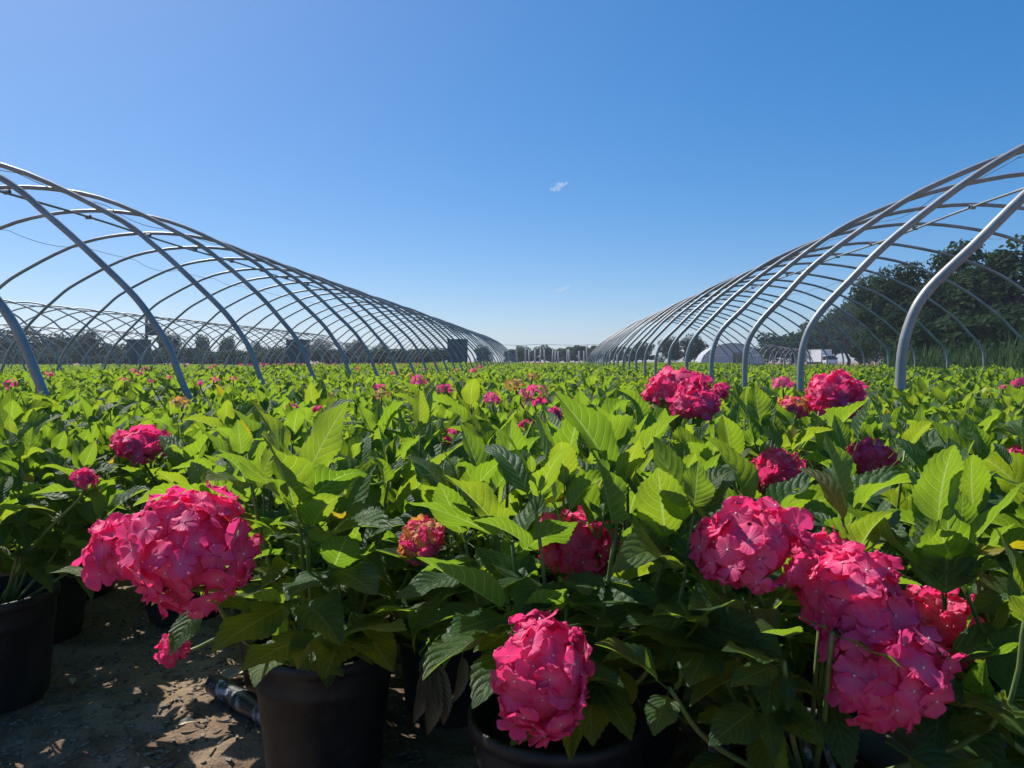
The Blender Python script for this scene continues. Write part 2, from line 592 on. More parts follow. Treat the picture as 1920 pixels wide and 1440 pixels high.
# ------------------------------------------------------------------ dark cabinets at the tunnel ends
def cabinet(px, d, w, h, z0, label, flue=False):
    p = at(px, HORIZON, d)
    root = empty('equipment_cabinet', (p.x, p.y, 0), YAW)
    tag(root, label, 'cabinet', 'dark cabinets at the tunnel ends')
    dep = .9
    v, f = box(-w / 2, w / 2, -dep / 2, dep / 2, z0, z0 + h)
    add('body', mesh('body', v, f, MAT['cabinet'], False), root)
    v, f = box(-w / 2 - .04, w / 2 + .04, -dep / 2 - .04, dep / 2 + .04, z0 + h, z0 + h + .06)
    add('lid', mesh('lid', v, f, MAT['cabinet_trim'], False), root)
    for sx in (-1, 1):
        v, f = box(sx * w * .25 - w * .215, sx * w * .25 + w * .215, -dep / 2 - .02, -dep / 2, z0 + .1, z0 + h - .1)
        dr = add('door', mesh('door', v, f, MAT['cabinet'], False), root)
        v, f = box(sx * .07 - .015, sx * .07 + .015, -dep / 2 - .06, -dep / 2 - .02, z0 + h * .45, z0 + h * .6)
        add('handle', mesh('handle', v, f, MAT['cabinet_trim'], False), dr)
        v, f = box(sx * w * .4 - .05, sx * w * .4 + .05, -dep * .4, dep * .4, -.02, z0)
        add('leg', mesh('leg', v, f, MAT['cabinet_trim'], False), root)
    if flue:
        v, f = tube([(w * .42, 0, z0 + h + .06), (w * .42, 0, z0 + h + 1.5)], .10, 10)
        add('flue', mesh('flue', v, f, MAT['cabinet_trim']), root)
        v, f = box(w * .42 + .11, w * .42 + .72, -.3, .3, z0 + h + .35, z0 + h + 1.15)
        add('flue_box', mesh('flue_box', v, f, MAT['cabinet'], False), root)


cabinet(261, 54.0, 1.30, 1.75, .55, 'dark grey cabinet with a tall flue at the end of a left tunnel', True)
cabinet(559, 54.6, 1.42, 1.75, .55, 'dark grey cabinet standing between the two flanking ones', False)
cabinet(858, 55.2, 1.40, 1.75, .60, 'dark grey cabinet nearest the middle of the field', False)

# ------------------------------------------------------------------ hydrangea leaves
def leaf_template(nu, nv, width, fold, droop, rise, wave, twist, serr, rng, petiole=True):
    us = np.linspace(0, 1, nu + 1)
    w = us ** .66 * (1 - us) ** 1.05 + .03 * us * (1 - us)
    w = w / w.max() * width
    w[0] = .006
    w[-1] = .002
    ang = rise - droop * us ** 1.3
    dy, dz = np.cos(ang), np.sin(ang)
    cy = np.concatenate([[0], np.cumsum((dy[1:] + dy[:-1]) / 2 / nu)])
    cz = np.concatenate([[0], np.cumsum((dz[1:] + dz[:-1]) / 2 / nu)])
    vs = np.linspace(-1, 1, 2 * nv + 1)
    ph = rng.uniform(0, 6.28)
    V, UV = [], []
    for i, u in enumerate(us):
        n = np.array([0, -math.sin(ang[i]), math.cos(ang[i])])
        c = np.array([0, cy[i], cz[i]])
        tw = twist * u
        for v in vs:
            ww = w[i]
            if abs(v) == 1 and 0 < i < nu:
                ww = w[i] * (1 + (serr if i % 2 else -serr))
            sx = math.cos(tw)
            sz = math.sin(tw)
            x = v * ww
            lift = fold * abs(x) + wave * math.sin(u * 11 + ph + (1.3 if v > 0 else 0)) * abs(v) ** 2 * w[i] - .25 * fold * x * x / max(width, .01)
            p = c + np.array([x * sx * math.cos(math.atan(fold) * .6), 0, x * sz]) + n * lift
            if abs(v) == 1 and 0 < i < nu:
                p = p + np.array([0, .012, 0]) * (1 if i % 2 else 0)
            V.append(p)
            UV.append((u, .5 + .5 * v))
    k = 2 * nv + 1
    Fc = []
    for i in range(nu):
        for j in range(k - 1):
            Fc.append([i * k + j, i * k + j + 1, (i + 1) * k + j + 1, (i + 1) * k + j])
    if petiole:
        o = len(V)
        for (y, z, r) in ((-.20, -.015, .018), (-.08, -.004, .013), (.03, .0, .010)):
            for a in (math.pi / 2, math.pi * 7 / 6, math.pi * 11 / 6):
                V.append(np.array([r * math.cos(a), y, z - .006 + r * math.sin(a)]))
                UV.append((0.02, .5))
        for i in range(2):
            for j in range(3):
                j2 = (j + 1) % 3
                Fc.append([o + i * 3 + j, o + i * 3 + j2, o + i * 3 + 3 + j2, o + i * 3 + 3 + j][::-1])
    V = np.array(V)
    V[:, 1] += .20            # origin at the stem end of the stalk
    return V, Fc, np.array(UV)


rngL = random.Random(11)
LEAF_P = []
for i in range(20):
    LEAF_P.append(dict(width=rngL.uniform(.215, .290), fold=rngL.uniform(.12, .80), droop=rngL.uniform(-.1, 1.2), rise=rngL.uniform(.0, .3),
                       wave=rngL.uniform(.06, .34), twist=rngL.uniform(-.6, .6)))
# two flat-ish, strongly folded and drooping kinds are guaranteed
LEAF_P[0].update(fold=.08, droop=.25)
LEAF_P[1].update(fold=.75, droop=.5)
LEAF_P[2].update(fold=.3, droop=1.5)
HI, LO = [], []
for i, p in enumerate(LEAF_P):
    v, f, uv = leaf_template(26, 3, serr=.045, rng=random.Random(i), **p)
    HI.append(mesh('leaf', v, f, MAT['leaf'], True, uv))
    LO.append(leaf_template(6, 1, serr=.0, rng=random.Random(i), petiole=False, **p))
HI_Y = [m_.copy() for m_ in HI[:6]]
HI_B = [m_.copy() for m_ in HI[:6]]
for m_ in HI_Y:
    m_.materials[0] = MAT['leaf_yellow']
for m_ in HI_B:
    m_.materials[0] = MAT['leaf_brown']


def leaf_matrix(p, D, N, L):
    D = D.normalized()
    N = (N - D * N.dot(D)).normalized()
    X = D.cross(N)
    m = Matrix((X, D, N)).transposed().to_4x4()
    return Matrix.Translation(p) @ m @ Matrix.Diagonal((L, L, L, 1))


def shoot(path, rng, nodes, Ls, angs, phi0, leaves, youth0=.3):
    """leaf pairs along one stem, each pair turned a quarter against the last"""
    n = len(path)
    for k, (t, L, a) in enumerate(zip(nodes, Ls, angs)):
        i = min(n - 2, max(0, int(t * (n - 1))))
        p = path[i].lerp(path[i + 1], t * (n - 1) - i)
        T = (path[i + 1] - path[i]).normalized()
        ref = T.cross(Vector((0, 1, .001))).normalized()
        ref2 = T.cross(ref)
        for s in (0, 1):
            ph = phi0 + k * math.pi / 2 + s * math.pi + rng.uniform(-.3, .3)
            O = ref * math.cos(ph) + ref2 * math.sin(ph)
            aa = a + rng.uniform(-.16, .16)
            D = T * math.cos(aa) + O * math.sin(aa)
            if D.z < -.35:
                D.z = -.35
            N = T * math.sin(aa) - O * math.cos(aa)
            roll = rng.gauss(0, .28)
            D.normalize()
            X = D.cross(N)
            N = N * math.cos(roll) + X * math.sin(roll)
            youth = min(1.0, max(0, youth0 + .6 * t - .3 + rng.uniform(-.2, .2)))
            leaves.append((rng.randrange(20), leaf_matrix(p, D, N, L * rng.uniform(.72, 1.2)) @ Matrix.Diagonal((rng.uniform(.82, 1.15), 1, rng.uniform(.6, 1.5), 1)), youth, rng.random()))


def gen_plant(seed, nst=10, top=.76, rad=.27, skirt=0):
    rng = random.Random(seed)
    leaves, stems = [], []
    for s in range(nst):
        ang = s * 2.399 + rng.uniform(-.4, .4)
        rr = rad * math.sqrt((s + .5) / nst) * rng.uniform(.85, 1.12)
        zt = top - .55 * max(0, rr - .10) ** 1.4 * 2.2 + rng.uniform(-.05, .035) - .04
        b = Vector((math.cos(ang) * .04, math.sin(ang) * .04, .24))
        e = Vector((math.cos(ang) * rr, math.sin(ang) * rr, zt))
        mid = b.lerp(e, .5) + Vector((math.cos(ang), math.sin(ang), 0)) * rr * .22 + Vector((rng.uniform(-.02, .02), rng.uniform(-.02, .02), 0))
        path = catmull([b, mid, e], 4)
        ln = sum((path[i + 1] - path[i]).length for i in range(len(path) - 1))
        stems.append((path, .0031))
        nodes = [1.0, .985, .90, .76, .58, .36]
        Ls = [.045, .085, .122, .138, .138, .122]
        angs = [.30, .48, .68, .92, 1.2, 1.45]
        k0 = 0 if rng.random() < .75 else 1
        shoot(path, rng, nodes[k0:], Ls[k0:], angs[k0:], rng.uniform(0, 6.28), leaves)
    for s in range(skirt):
        ang = s * 2.399 + rng.uniform(-.4, .4)
        O = Vector((math.cos(ang), math.sin(ang), 0))
        p = O * rng.uniform(.05, .20) + Vector((0, 0, rng.uniform(.28, .56)))
        D = O + Vector((rng.uniform(-.4, .4), rng.uniform(-.4, .4), rng.uniform(-.55, .30)))
        leaves.append((rng.randrange(20), leaf_matrix(p, D, Vector((0, 0, 1)) + O * .3, rng.uniform(.105, .145)), rng.uniform(0, .3), rng.random()))
    return leaves, stems


def foliage_mesh(name, leaves, stems=()):
    V, Fc, UV, T = [], [], [], []
    o = 0
    for (k, m, youth, rnd) in leaves:
        v, f, uv = LO[k]
        M3 = np.array(m.to_3x3())
        V.append(v @ M3.T + np.array(m.translation))
        Fc += [[i + o for i in q] for q in f]
        UV.append(uv)
        T.append(np.tile([youth, rnd, 0], (len(v), 1)))
        o += len(v)
    nleaf = len(Fc)
    for path, r in stems:
        v, f = tube(path, r, 4, False)
        V.append(np.array(v))
        Fc += [[i + o for i in q] for q in f]
        UV.append(np.tile([.02, .5], (len(v), 1)))
        T.append(np.tile([.9, .5, 0], (len(v), 1)))
        o += len(v)
    return mesh(name, np.concatenate(V), Fc, MAT['leaf'], True, np.concatenate(UV), np.concatenate(T))


# ------------------------------------------------------------------ florets and heads
def floret_template(ng, seed, bead=True):
    rng = random.Random(seed)
    V, Fc, UV, FM = [], [], [], []
    for k in range(4):
        a0 = k * math.pi / 2 + rng.uniform(-.12, .12)
        wsc = rng.uniform(.70, .86)
        cup = rng.uniform(-.22, .50)
        wv = rng.uniform(.05, .17)
        ph = rng.uniform(0, 6)
        ln = rng.uniform(.9, 1.08)
        lift = .03 if k % 2 else 0
        o = len(V)
        for i in range(ng + 1):
            t = math.sin(math.pi / 2 * i / ng) if ng > 2 else i / ng
            hw = wsc * (t ** .80) * math.sqrt(max(0, 1 - max(0, (t - .5) / .5) ** 2.6)) + .03
            for j in range(ng + 1):
                s = -1 + 2 * j / ng
                x = s * hw
                y = (.04 + t * ln) - .10 * s * s * t
                z = lift + cup * t * t + wv * math.sin(4.2 * s + ph + 2 * t) * t * t + .06 * math.sin(9 * s + ph) * t ** 3 - .14 * s * s * t
                V.append((x * math.cos(a0) - y * math.sin(a0), x * math.sin(a0) + y * math.cos(a0), z))
                UV.append((t, .5 + .5 * s))
        for i in range(ng):
            for j in range(ng):
                q = o + i * (ng + 1) + j
                Fc.append([q, q + 1, q + ng + 2, q + ng + 1])
                FM.append(0)
    if bead:
        o = len(V)
        r = .085
        for p in ((r, 0, .06), (0, r, .06), (-r, 0, .06), (0, -r, .06), (0, 0, .06 + r), (0, 0, -.05)):
            V.append(p)
            UV.append((0, .5))
        for a in range(4):
            b = (a + 1) % 4
            Fc += [[o + a, o + b, o + 4], [o + b, o + a, o + 5]]
            FM += [1, 1]
    return np.array(V), Fc, np.array(UV), FM


FLT = [floret_template(6, i) for i in range(9)]
FLT_LO = [floret_template(2, i, False) for i in range(4)]
FL = {}
for key in ('petal', 'petal_young', 'petal_green'):
    FL[key] = [mesh('floret', v, f, None, True, uv, None, [MAT[key], MAT['bead']], fm) for v, f, uv, fm in FLT]


def dome_points(n, cap, rng):
    out = []
    zc = math.cos(cap)
    for i in range(n):
        z = 1 - (1 - zc) * (i + .5) / n
        a = i * 2.39996 + rng.uniform(-.18, .18)
        r = math.sqrt(max(0, 1 - z * z))
        out.append(Vector((r * math.cos(a), r * math.sin(a), z)))
    return out


def floret_frames(n, cap, rad, fl, rng, squash=(1, 1, .85)):
    res = []
    for q in dome_points(n, cap, rng):
        nrm = (q + Vector((rng.gauss(0, .36), rng.gauss(0, .36), rng.gauss(0, .36)))).normalized()
        p = Vector((q.x * squash[0], q.y * squash[1], q.z * squash[2])) * (rad - fl * .25) * rng.uniform(.80, 1.12)
        m = nrm.to_track_quat('Z', 'Y').to_matrix().to_4x4() @ Matrix.Rotation(rng.uniform(0, 6.28), 4, 'Z')
        res.append(Matrix.Translation(p) @ m @ Matrix.Scale(fl * rng.uniform(.82, 1.15), 4))
    return res


def core_mesh(rad, squash=(1, 1, .85), cap=True):
    v, f = [], []
    prof = [(.05, -.75), (.34, -.6), (.62, -.25), (.76, .12), (.70, .48), (.44, .74), (.05, .84)]
    v, f = lathe([(r * rad, z * rad * squash[2]) for r, z in prof], 12)
    return mesh('flower_head', v, f, MAT['core'])


def joined_head(name, n, cap, rad, fl, key, seed, squash=(1, 1, .8)):
    rng = random.Random(seed)
    V, Fc, UV, T = [], [], [], []
    o = 0
    for m in floret_frames(n, cap, rad, fl, rng, squash):
        v, f, uv, _ = FLT_LO[rng.randrange(4)]
        V.append(v @ np.array(m.to_3x3()).T + np.array(m.translation))
        Fc += [[i + o for i in q] for q in f]
        UV.append(uv)
        T.append(np.tile([0, rng.random(), 0], (len(v), 1)))
        o += len(v)
    return mesh(name, np.concatenate(V), Fc, MAT[key], True, np.concatenate(UV), np.concatenate(T))


# ------------------------------------------------------------------ pots
def pot_mesh(mat):
    prof = [(r * 1.072, z * 1.035) for r, z in [(.0, .004), (.105, .004), (.108, .01), (.112, .03), (.1300, .198), (.1318, .200), (.1330, .212), (.1322, .216), (.135, .245), (.136, .250), (.1425, .251), (.1435, .262), (.1425, .274), (.138, .276), (.134, .272), (.131, .245), (.125, .18)]]
    v, f = lathe(prof, 36)
    return mesh('pot', v, f, mat)


POT = pot_mesh(MAT['pot'])
POT_G = pot_mesh(MAT['pot_grey'])


def potsoil_mesh():
    rng = random.Random(3)
    prof = [(.0001, .247)] + [(r, .243 + rng.uniform(-.006, .006)) for r in (.03, .06, .09, .115)] + [(.130, .238)]
    v, f = lathe(prof, 24)
    v = [(x, y, z + rng.uniform(-.004, .004)) for x, y, z in v]
    return mesh('potting_soil', v, f, MAT['potsoil'])


PSOIL = potsoil_mesh()

# ------------------------------------------------------------------ where the pots stand
O_, A_, B_ = Vector((.08, 1.30)), Vector((.45, -.15)), Vector((.15, .45))
rngP = random.Random(77)
SPOTS = []
OVERRIDE = {(-1, 0): (-.400, 1.62), (-2, 0): None, (-3, 0): (-1.335, 1.97), (-2, 1): (-.60, 2.06), (-1, 1): (-.15, 1.92),
            (-3, 1): None, (-4, 0): None, (-3, 2): (-1.12, 2.62), (-4, 1): (-1.50, 2.42), (1, 0): (.455, 1.16), (0, 0): (.08, 1.30),
            (-4, 2): (-1.62, 2.86), (2, 0): (.93, 1.12)}
for j in range(0, 34):
    for i in range(-60, 60):
        q = O_ + A_ * i + B_ * j
        jx, jd = rngP.uniform(-.045, .045), rngP.uniform(-.045, .045)
        if (i, j) in OVERRIDE:
            if OVERRIDE[(i, j)] is None:
                continue
            x, d = OVERRIDE[(i, j)]
        else:
            x, d = q.x + jx, q.y + jd
        if d < .9 or d > 12:
            continue
        px = W_PX / 2 + x / d * F_PX
        m = (.24 + (.22 if d < 3 else 0)) / d * F_PX
        if px + m < 0 or px - m > W_PX:
            continue
        wx = c2w(x, d).x
        if d > 3.4 and min(abs(wx + 2.67), abs(wx - 1.665)) < .17:
            continue
        SPOTS.append([i, j, x, d])
SPOTS.sort(key=lambda s: s[3])
SPOTS = SPOTS[:300]
D_MAX = SPOTS[-1][3]

# flower heads: pixel centre, width, height, distance, petals, share cleared of leaves in front, label of the plant
HEADS = [
    (352, 1030, 232, 225, 1.13, 'petal', .95, 'potted hydrangea with one big pink head leaning over the bare soil gap'),
    (222, 1032, 125, 118, 1.36, 'petal', .8, None),
    (325, 1212, 52, 60, 1.50, 'petal', .0, None),
    (1018, 1268, 172, 228, 1.00, 'petal', 1.0, 'potted hydrangea with a pink head hanging low over its black pot'),
    (790, 1016, 84, 86, 1.33, 'petal_young', .9, 'potted hydrangea with a small yellow and pink opening head'),
    (1078, 1022, 142, 135, 1.42, 'petal', .7, None),
    (1410, 1026, 212, 168, 1.05, 'petal', 1.0, 'potted hydrangea with a slanting chain of pink heads at the front'),
    (1545, 1050, 120, 110, 1.16, 'petal', .7, None),
    (1600, 1122, 205, 188, 1.06, 'petal', 1.0, None),
    (1658, 1258, 218, 208, 1.00, 'petal', 1.0, None),
    (1757, 1172, 144, 134, 1.30, 'petal', 1.05, 'potted hydrangea with one pink head behind the slanting pink chain'),
    (1456, 886, 106, 94, 2.02, 'petal', 1.12, 'potted hydrangea with a round pink head above the big front heads'),
    (1630, 858, 96, 70, 2.25, 'petal', 1.1, 'potted hydrangea with a half hidden pink head among leaves'),
    (1275, 727, 122, 74, 2.62, 'petal', .95, 'hydrangea with the broad double pink head reaching above the bed'),
    (1303, 757, 92, 56, 2.52, 'petal', .9, None),
    (1220, 742, 34, 26, 2.66, 'petal', .6, None),
    (1352, 735, 30, 36, 2.75, 'petal', .6, None),
    (1563, 738, 108, 80, 2.30, 'petal', .9, 'hydrangea with a tall pink head topped by a pale leaf shoot'),
    (1484, 765, 68, 40, 2.32, 'petal_young', .8, 'hydrangea with an orange pink half open head'),
    (1467, 719, 50, 28, 3.10, 'petal', .8, 'hydrangea with a low domed pink head in front of a tunnel leg'),
    (1000, 742, 56, 40, 3.00, 'petal', .9, 'hydrangea with a pink head beside a yellow one near the middle'),
    (965, 722, 46, 24, 3.20, 'petal_young', .9, 'hydrangea with a flat yellow and orange opening head'),
    (998, 706, 22, 12, 3.60, 'petal_young', .8, 'hydrangea with a tiny orange head beyond the yellow head'),
    (922, 748, 38, 26, 3.00, 'petal', .9, 'hydrangea with a small pink head left of the yellow head'),
    (785, 715, 34, 24, 3.50, 'petal', .9, 'hydrangea with a bright pink sprig left of the field middle'),
    (832, 730, 32, 18, 3.30, 'petal', .9, 'hydrangea with a spread pink head between two pink sprigs'),
    (712, 727, 26, 16, 3.45, 'petal', .9, 'hydrangea with two small pink heads close together'),
    (716, 740, 34, 16, 3.25, 'petal_young', .8, None),
    (762, 734, 12, 10, 3.6, 'petal_green', .6, None),
    (265, 834, 102, 58, 2.25, 'petal', .9, 'potted hydrangea with a wide pink head split by two leaves'),
    (160, 897, 44, 34, 1.80, 'petal', .7, 'potted hydrangea at the left edge with a small hidden pink head'),
    (340, 755, 38, 20, 2.95, 'petal_young', .9, 'hydrangea with an orange head among the left leaves'),
    (21, 720, 27, 16, 3.90, 'petal', .9, 'hydrangea with a small crimson head beside the left tunnel leg'),
    (375, 719, 16, 12, 4.6, 'petal', .8, 'hydrangea with a small dark pink head under the left tunnel'),
    (402, 712, 20, 10, 5.0, 'petal', .8, 'hydrangea with a flat magenta head under the left tunnel'),
    (233, 713, 20, 9, 5.2, 'petal', .8, 'hydrangea with a pale pink head far under the left tunnel'),
    (283, 715, 11, 8, 5.0, 'petal', .8, None),
    (318, 707, 11, 9, 5.6, 'petal', .8, 'hydrangea with a tiny pink head beside the second left leg'),
    (438, 711, 14, 9, 5.4, 'petal', .8, None),
    (845, 820, 30, 34, 2.2, 'petal', .7, 'hydrangea with a pink head peeping from behind a large leaf'),
    (1040, 780, 26, 34, 2.45, 'petal', .7, 'hydrangea with a narrow glimpse of pink behind the tallest leaf'),
    (985, 800, 30, 24, 2.3, 'petal', .4, None),
    (1084, 752, 28, 14, 3.0, 'petal', .8, 'hydrangea with a slim pink head right of the tallest leaf'),
    (1160, 739, 10, 7, 3.6, 'petal', .8, None),
    (595, 768, 26, 12, 2.7, 'petal', .8, 'hydrangea with two pink slivers above the big left shoot'),
    (548, 763, 24, 12, 2.8, 'petal', .8, None),
    (620, 742, 12, 10, 3.1, 'petal', .7, None),
    (1857, 734, 34, 15, 3.0, 'petal_green', .9, 'hydrangea with a flat yellow unopened head at the right'),
    (1912, 718, 28, 20, 3.3, 'petal', .9, 'hydrangea with a pink head cut by the right edge'),
    (1880, 727, 12, 9, 3.5, 'petal', .8, None),
    (1808, 816, 28, 22, 2.3, 'petal', .5, 'hydrangea with a dark pink head deep between the right leaves'),
    (1908, 862, 50, 50, 1.95, 'petal', .7, 'potted hydrangea with a pink head low at the right edge'),
    (1303, 826, 16, 10, 2.3, 'petal', .7, None),
]

# shoots set by hand: pot key, stem top (pixel, distance), leaf tips (pixel, distance, upper side faces right/up/towards camera)
SHOOTS = [
    ((-1, 0), (557, 925, 1.30), [(478, 752, 1.30, (.75, .3, -.5)), (655, 756, 1.38, (-.55, .4, -.6)), (412, 850, 1.20, (.25, .9, -.35)),
                                 (692, 850, 1.24, (-.3, .55, -.7)), (498, 812, 1.14, (.4, .3, -.85))]),
    ((-1, 0), (575, 1000, 1.24), [(493, 915, 1.10, (.3, .8, .5)), (640, 925, 1.12, (-.3, .7, -.5)), (440, 975, 1.12, (.1, .95, .1)), (730, 985, 1.12, (-.1, .95, .2))]),
    ((-1, 0), (470, 905, 1.42), [(405, 850, 1.30, (.4, .3, -.85)), (388, 905, 1.25, (.3, .8, -.3)), (520, 840, 1.5, (-.4, .5, -.6))]),
    ((-1, 0), (560, 1120, 1.28), [(400, 1225, 1.12, (-.1, .75, .65)), (640, 1205, 1.14, (.2, .7, .6)), (300, 1120, 1.10, (-.5, .8, .4))]),
    ((-1, 0), (390, 1105, 1.22), [(322, 1228, 1.16, (-.2, .5, .85)), (470, 1150, 1.2, (.3, .8, .4))]),
    ((-1, 0), (600, 1180, 1.30), [(455, 1262, 1.14, (-.3, .6, .75)), (560, 1250, 1.16, (0, .5, .85)), (700, 1225, 1.20, (.3, .7, .5)), (760, 1190, 1.15, (.3, .8, .4))]),
    ((-1, 0), (660, 1150, 1.34), [(735, 1262, 1.20, (.3, .6, .7)), (610, 1275, 1.18, (0, .5, .85)), (790, 1150, 1.22, (.3, .9, .2))]),
    ((-1, 0), (540, 1190, 1.36), [(480, 1290, 1.22, (-.3, .5, .8)), (640, 1262, 1.22, (.2, .5, .8)), (520, 1120, 1.24, (-.2, .6, .7))]),
    ((-1, 0), (620, 1060, 1.32), [(540, 1130, 1.16, (-.2, .7, .6)), (705, 1120, 1.16, (.2, .7, .6)), (650, 1010, 1.2, (0, .5, -.8))]),
    ((0, 0), (1010, 1160, 1.2), [(900, 1225, 1.05, (-.3, .6, .7)), (890, 1330, 1.04, (-.4, .5, .75)), (1150, 1180, 1.08, (.3, .7, .5)), (1165, 1300, 1.04, (.3, .6, .7))]),
    ((0, 0), (1100, 1250, 1.15), [(1180, 1390, 1.0, (.3, .5, .8)), (1110, 1400, 1.0, (0, .4, .9)), (960, 1400, 1.02, (-.4, .4, .8)), (1215, 1225, 1.04, (.2, .9, .3))]),
    ((1, 0), (1330, 1180, 1.10), [(1225, 1150, 1.02, (-.3, .8, .5)), (1420, 1250, 1.0, (.3, .7, .6)), (1290, 1290, .98, (-.2, .6, .75)), (1370, 1075, 1.12, (.1, .6, -.7))]),
    ((1, 0), (1430, 1320, 1.04), [(1330, 1400, .95, (-.3, .6, .75)), (1450, 1425, .96, (0, .5, .85)), (1540, 1370, .98, (.3, .7, .6))]),
    ((2, 0), (1760, 1250, 1.05), [(1800, 1330, .97, (.2, .6, .75)), (1860, 1220, 1.0, (.2, .9, .3)), (1745, 1420, .98, (-.2, .5, .8))]),
    ((0, 0), (1168, 905, 1.30), [(1036, 750, 1.22, (.6, .3, -.65)), (1272, 778, 1.30, (-.5, .4, -.7)), (1155, 772, 1.38, (.1, .3, -.9)), (1200, 830, 1.2, (-.5, .5, -.6))]),
    ((0, 0), (1152, 1010, 1.16), [(1118, 846, 1.08, (.85, .25, -.5)), (1095, 935, 1.22, (.7, .3, .3)), (1225, 955, 1.2, (-.6, .5, -.4))]),
    ((0, 0), (1250, 1030, 1.18), [(1235, 885, 1.06, (.1, .15, -1)), (1385, 888, 1.24, (-.2, .95, .15)), (1190, 960, 1.12, (.5, .3, -.8))]),
    ((0, 0), (960, 1015, 1.20), [(838, 888, 1.14, (.35, .55, -.7)), (768, 950, 1.08, (.15, .85, -.45)), (1032, 888, 1.28, (-.7, .5, .35)), (1080, 985, 1.10, (-.35, .3, -.85))]),
    ((0, 0), (915, 935, 1.42), [(856, 800, 1.40, (.6, .3, -.7)), (1012, 818, 1.40, (-.55, .3, -.7)), (860, 865, 1.34, (.3, .3, -.9)), (1040, 850, 1.46, (-.3, .8, .1))]),
    ((0, 0), (970, 1150, 1.14), [(772, 1085, 1.02, (.1, .95, -.2)), (845, 1195, 1.0, (-.2, .8, .5)), (795, 1265, .98, (-.5, .5, .7)), (1060, 1110, 1.05, (.3, .8, .2))]),
    ((1, 0), (1255, 1290, 1.02), [(1226, 1382, .93, (-.25, .55, .8)), (1120, 1205, .98, (-.3, .85, .4)), (1300, 1235, 1.0, (.2, .9, .3))]),
    ((1, 0), (1405, 1130, 1.08), [(1288, 1160, .98, (-.3, .8, .55)), (1452, 1190, 1.0, (.3, .7, .6))]),
    ((1, 0), (1560, 1185, .98), [(1700, 1262, .93, (.35, .85, -.1)), (1485, 1155, .96, (-.3, .9, .1)), (1640, 1150, 1.05, (.2, .9, 0))]),
    ((1, 0), (1470, 1240, 1.0), [(1355, 1225, .94, (-.2, .95, .2)), (1370, 1290, .95, (-.4, .7, .5)), (1480, 1330, .97, (0, .7, .7))]),
    ((2, 0), (1800, 1085, 1.15), [(1710, 930, 1.2, (.5, .3, -.7)), (1905, 985, 1.15, (-.4, .5, -.6)), (1765, 1000, 1.05, (.2, .3, -.9)), (1870, 1060, 1.05, (-.3, .9, .1))]),
    ((2, 0), (1850, 1330, 1.02), [(1845, 1240, .98, (-.5, .5, .4)), (1925, 1330, 1.0, (0, .95, .2)), (1780, 1370, .98, (-.3, .8, .5)), (1900, 1400, .98, (.3, .8, .5))]),
]

# ------------------------------------------------------------------ build the potted plants
PLANT = {}
VARIANT = []
for k in range(7):
    lv, st = gen_plant(500 + k, nst=11, top=.70)
    VARIANT.append(foliage_mesh('foliage', lv, st))

heads_of = {}
for h in HEADS:
    c = at(h[0], h[1], h[4])
    q = CMI @ c
    best, bd = None, 1e9
    for s in SPOTS:
        dd = math.hypot(s[2] - q.x, (s[3] - (-q.z + .10)) * .8)
        if dd < bd:
            best, bd = s, dd
    heads_of.setdefault((best[0], best[1]), []).append(h)
# the front plants carry the heads that lean out of them
FIX = {0: (-1, 0), 1: (-1, 0), 2: (-1, 0), 3: (0, 0), 4: (-1, 1), 5: (0, 0), 6: (1, 0), 7: (1, 0), 8: (1, 0), 9: (1, 0)}
for k, h in enumerate(HEADS):
    if k in FIX:
        for lst in heads_of.values():
            if h in lst:
                lst.remove(h)
        heads_of.setdefault(FIX[k], []).append(h)

NEAR = 3.3
ordinal = ['first', 'second', 'third', 'fourth', 'fifth', 'sixth', 'seventh', 'eighth', 'ninth', 'tenth', 'eleventh', 'twelfth', 'thirteenth', 'fourteenth']
rows_seen = {}
for s in sorted(SPOTS, key=lambda s: s[2] / s[3]):
    if s[3] < NEAR + .6:
        rows_seen.setdefault(s[1], []).append((s[0], s[1]))


def blocked(p, d):
    """leaves that would hide what the photograph shows: near heads, the pot front, the bare soil gap"""
    px, py, dd = to_px(p)
    for h in HEADS:
        if h[6] <= 0 or dd > h[4] + .03:
            continue
        ex, ey = (px - h[0]) / (h[2] * .5), (py - h[1]) / (h[3] * .5)
        if ex * ex + ey * ey < (1.0 * h[6]) ** 2:
            return True
    if dd < 1.75 and 440 < px < 900 and py > 1308:
        return True
    if dd < 2.3 and 95 < px < 440 and py > 1135:
        return True
    if dd < 1.9 and -50 < px < 120 and py > 1130:
        return True
    if dd < .8:
        return True
    return False


def head_stem(loc, c, axis, rad):
    b = Vector((0, 0, .24))
    e = c - loc - axis * rad * .55
    m = b.lerp(e, .5)
    m.z = max(b.z, e.z) * .55 + min(b.z, e.z) * .45 + (.05 if e.z < .55 else 0)
    m2 = e - axis * .05
    return catmull([b, m, m2, e], 5)


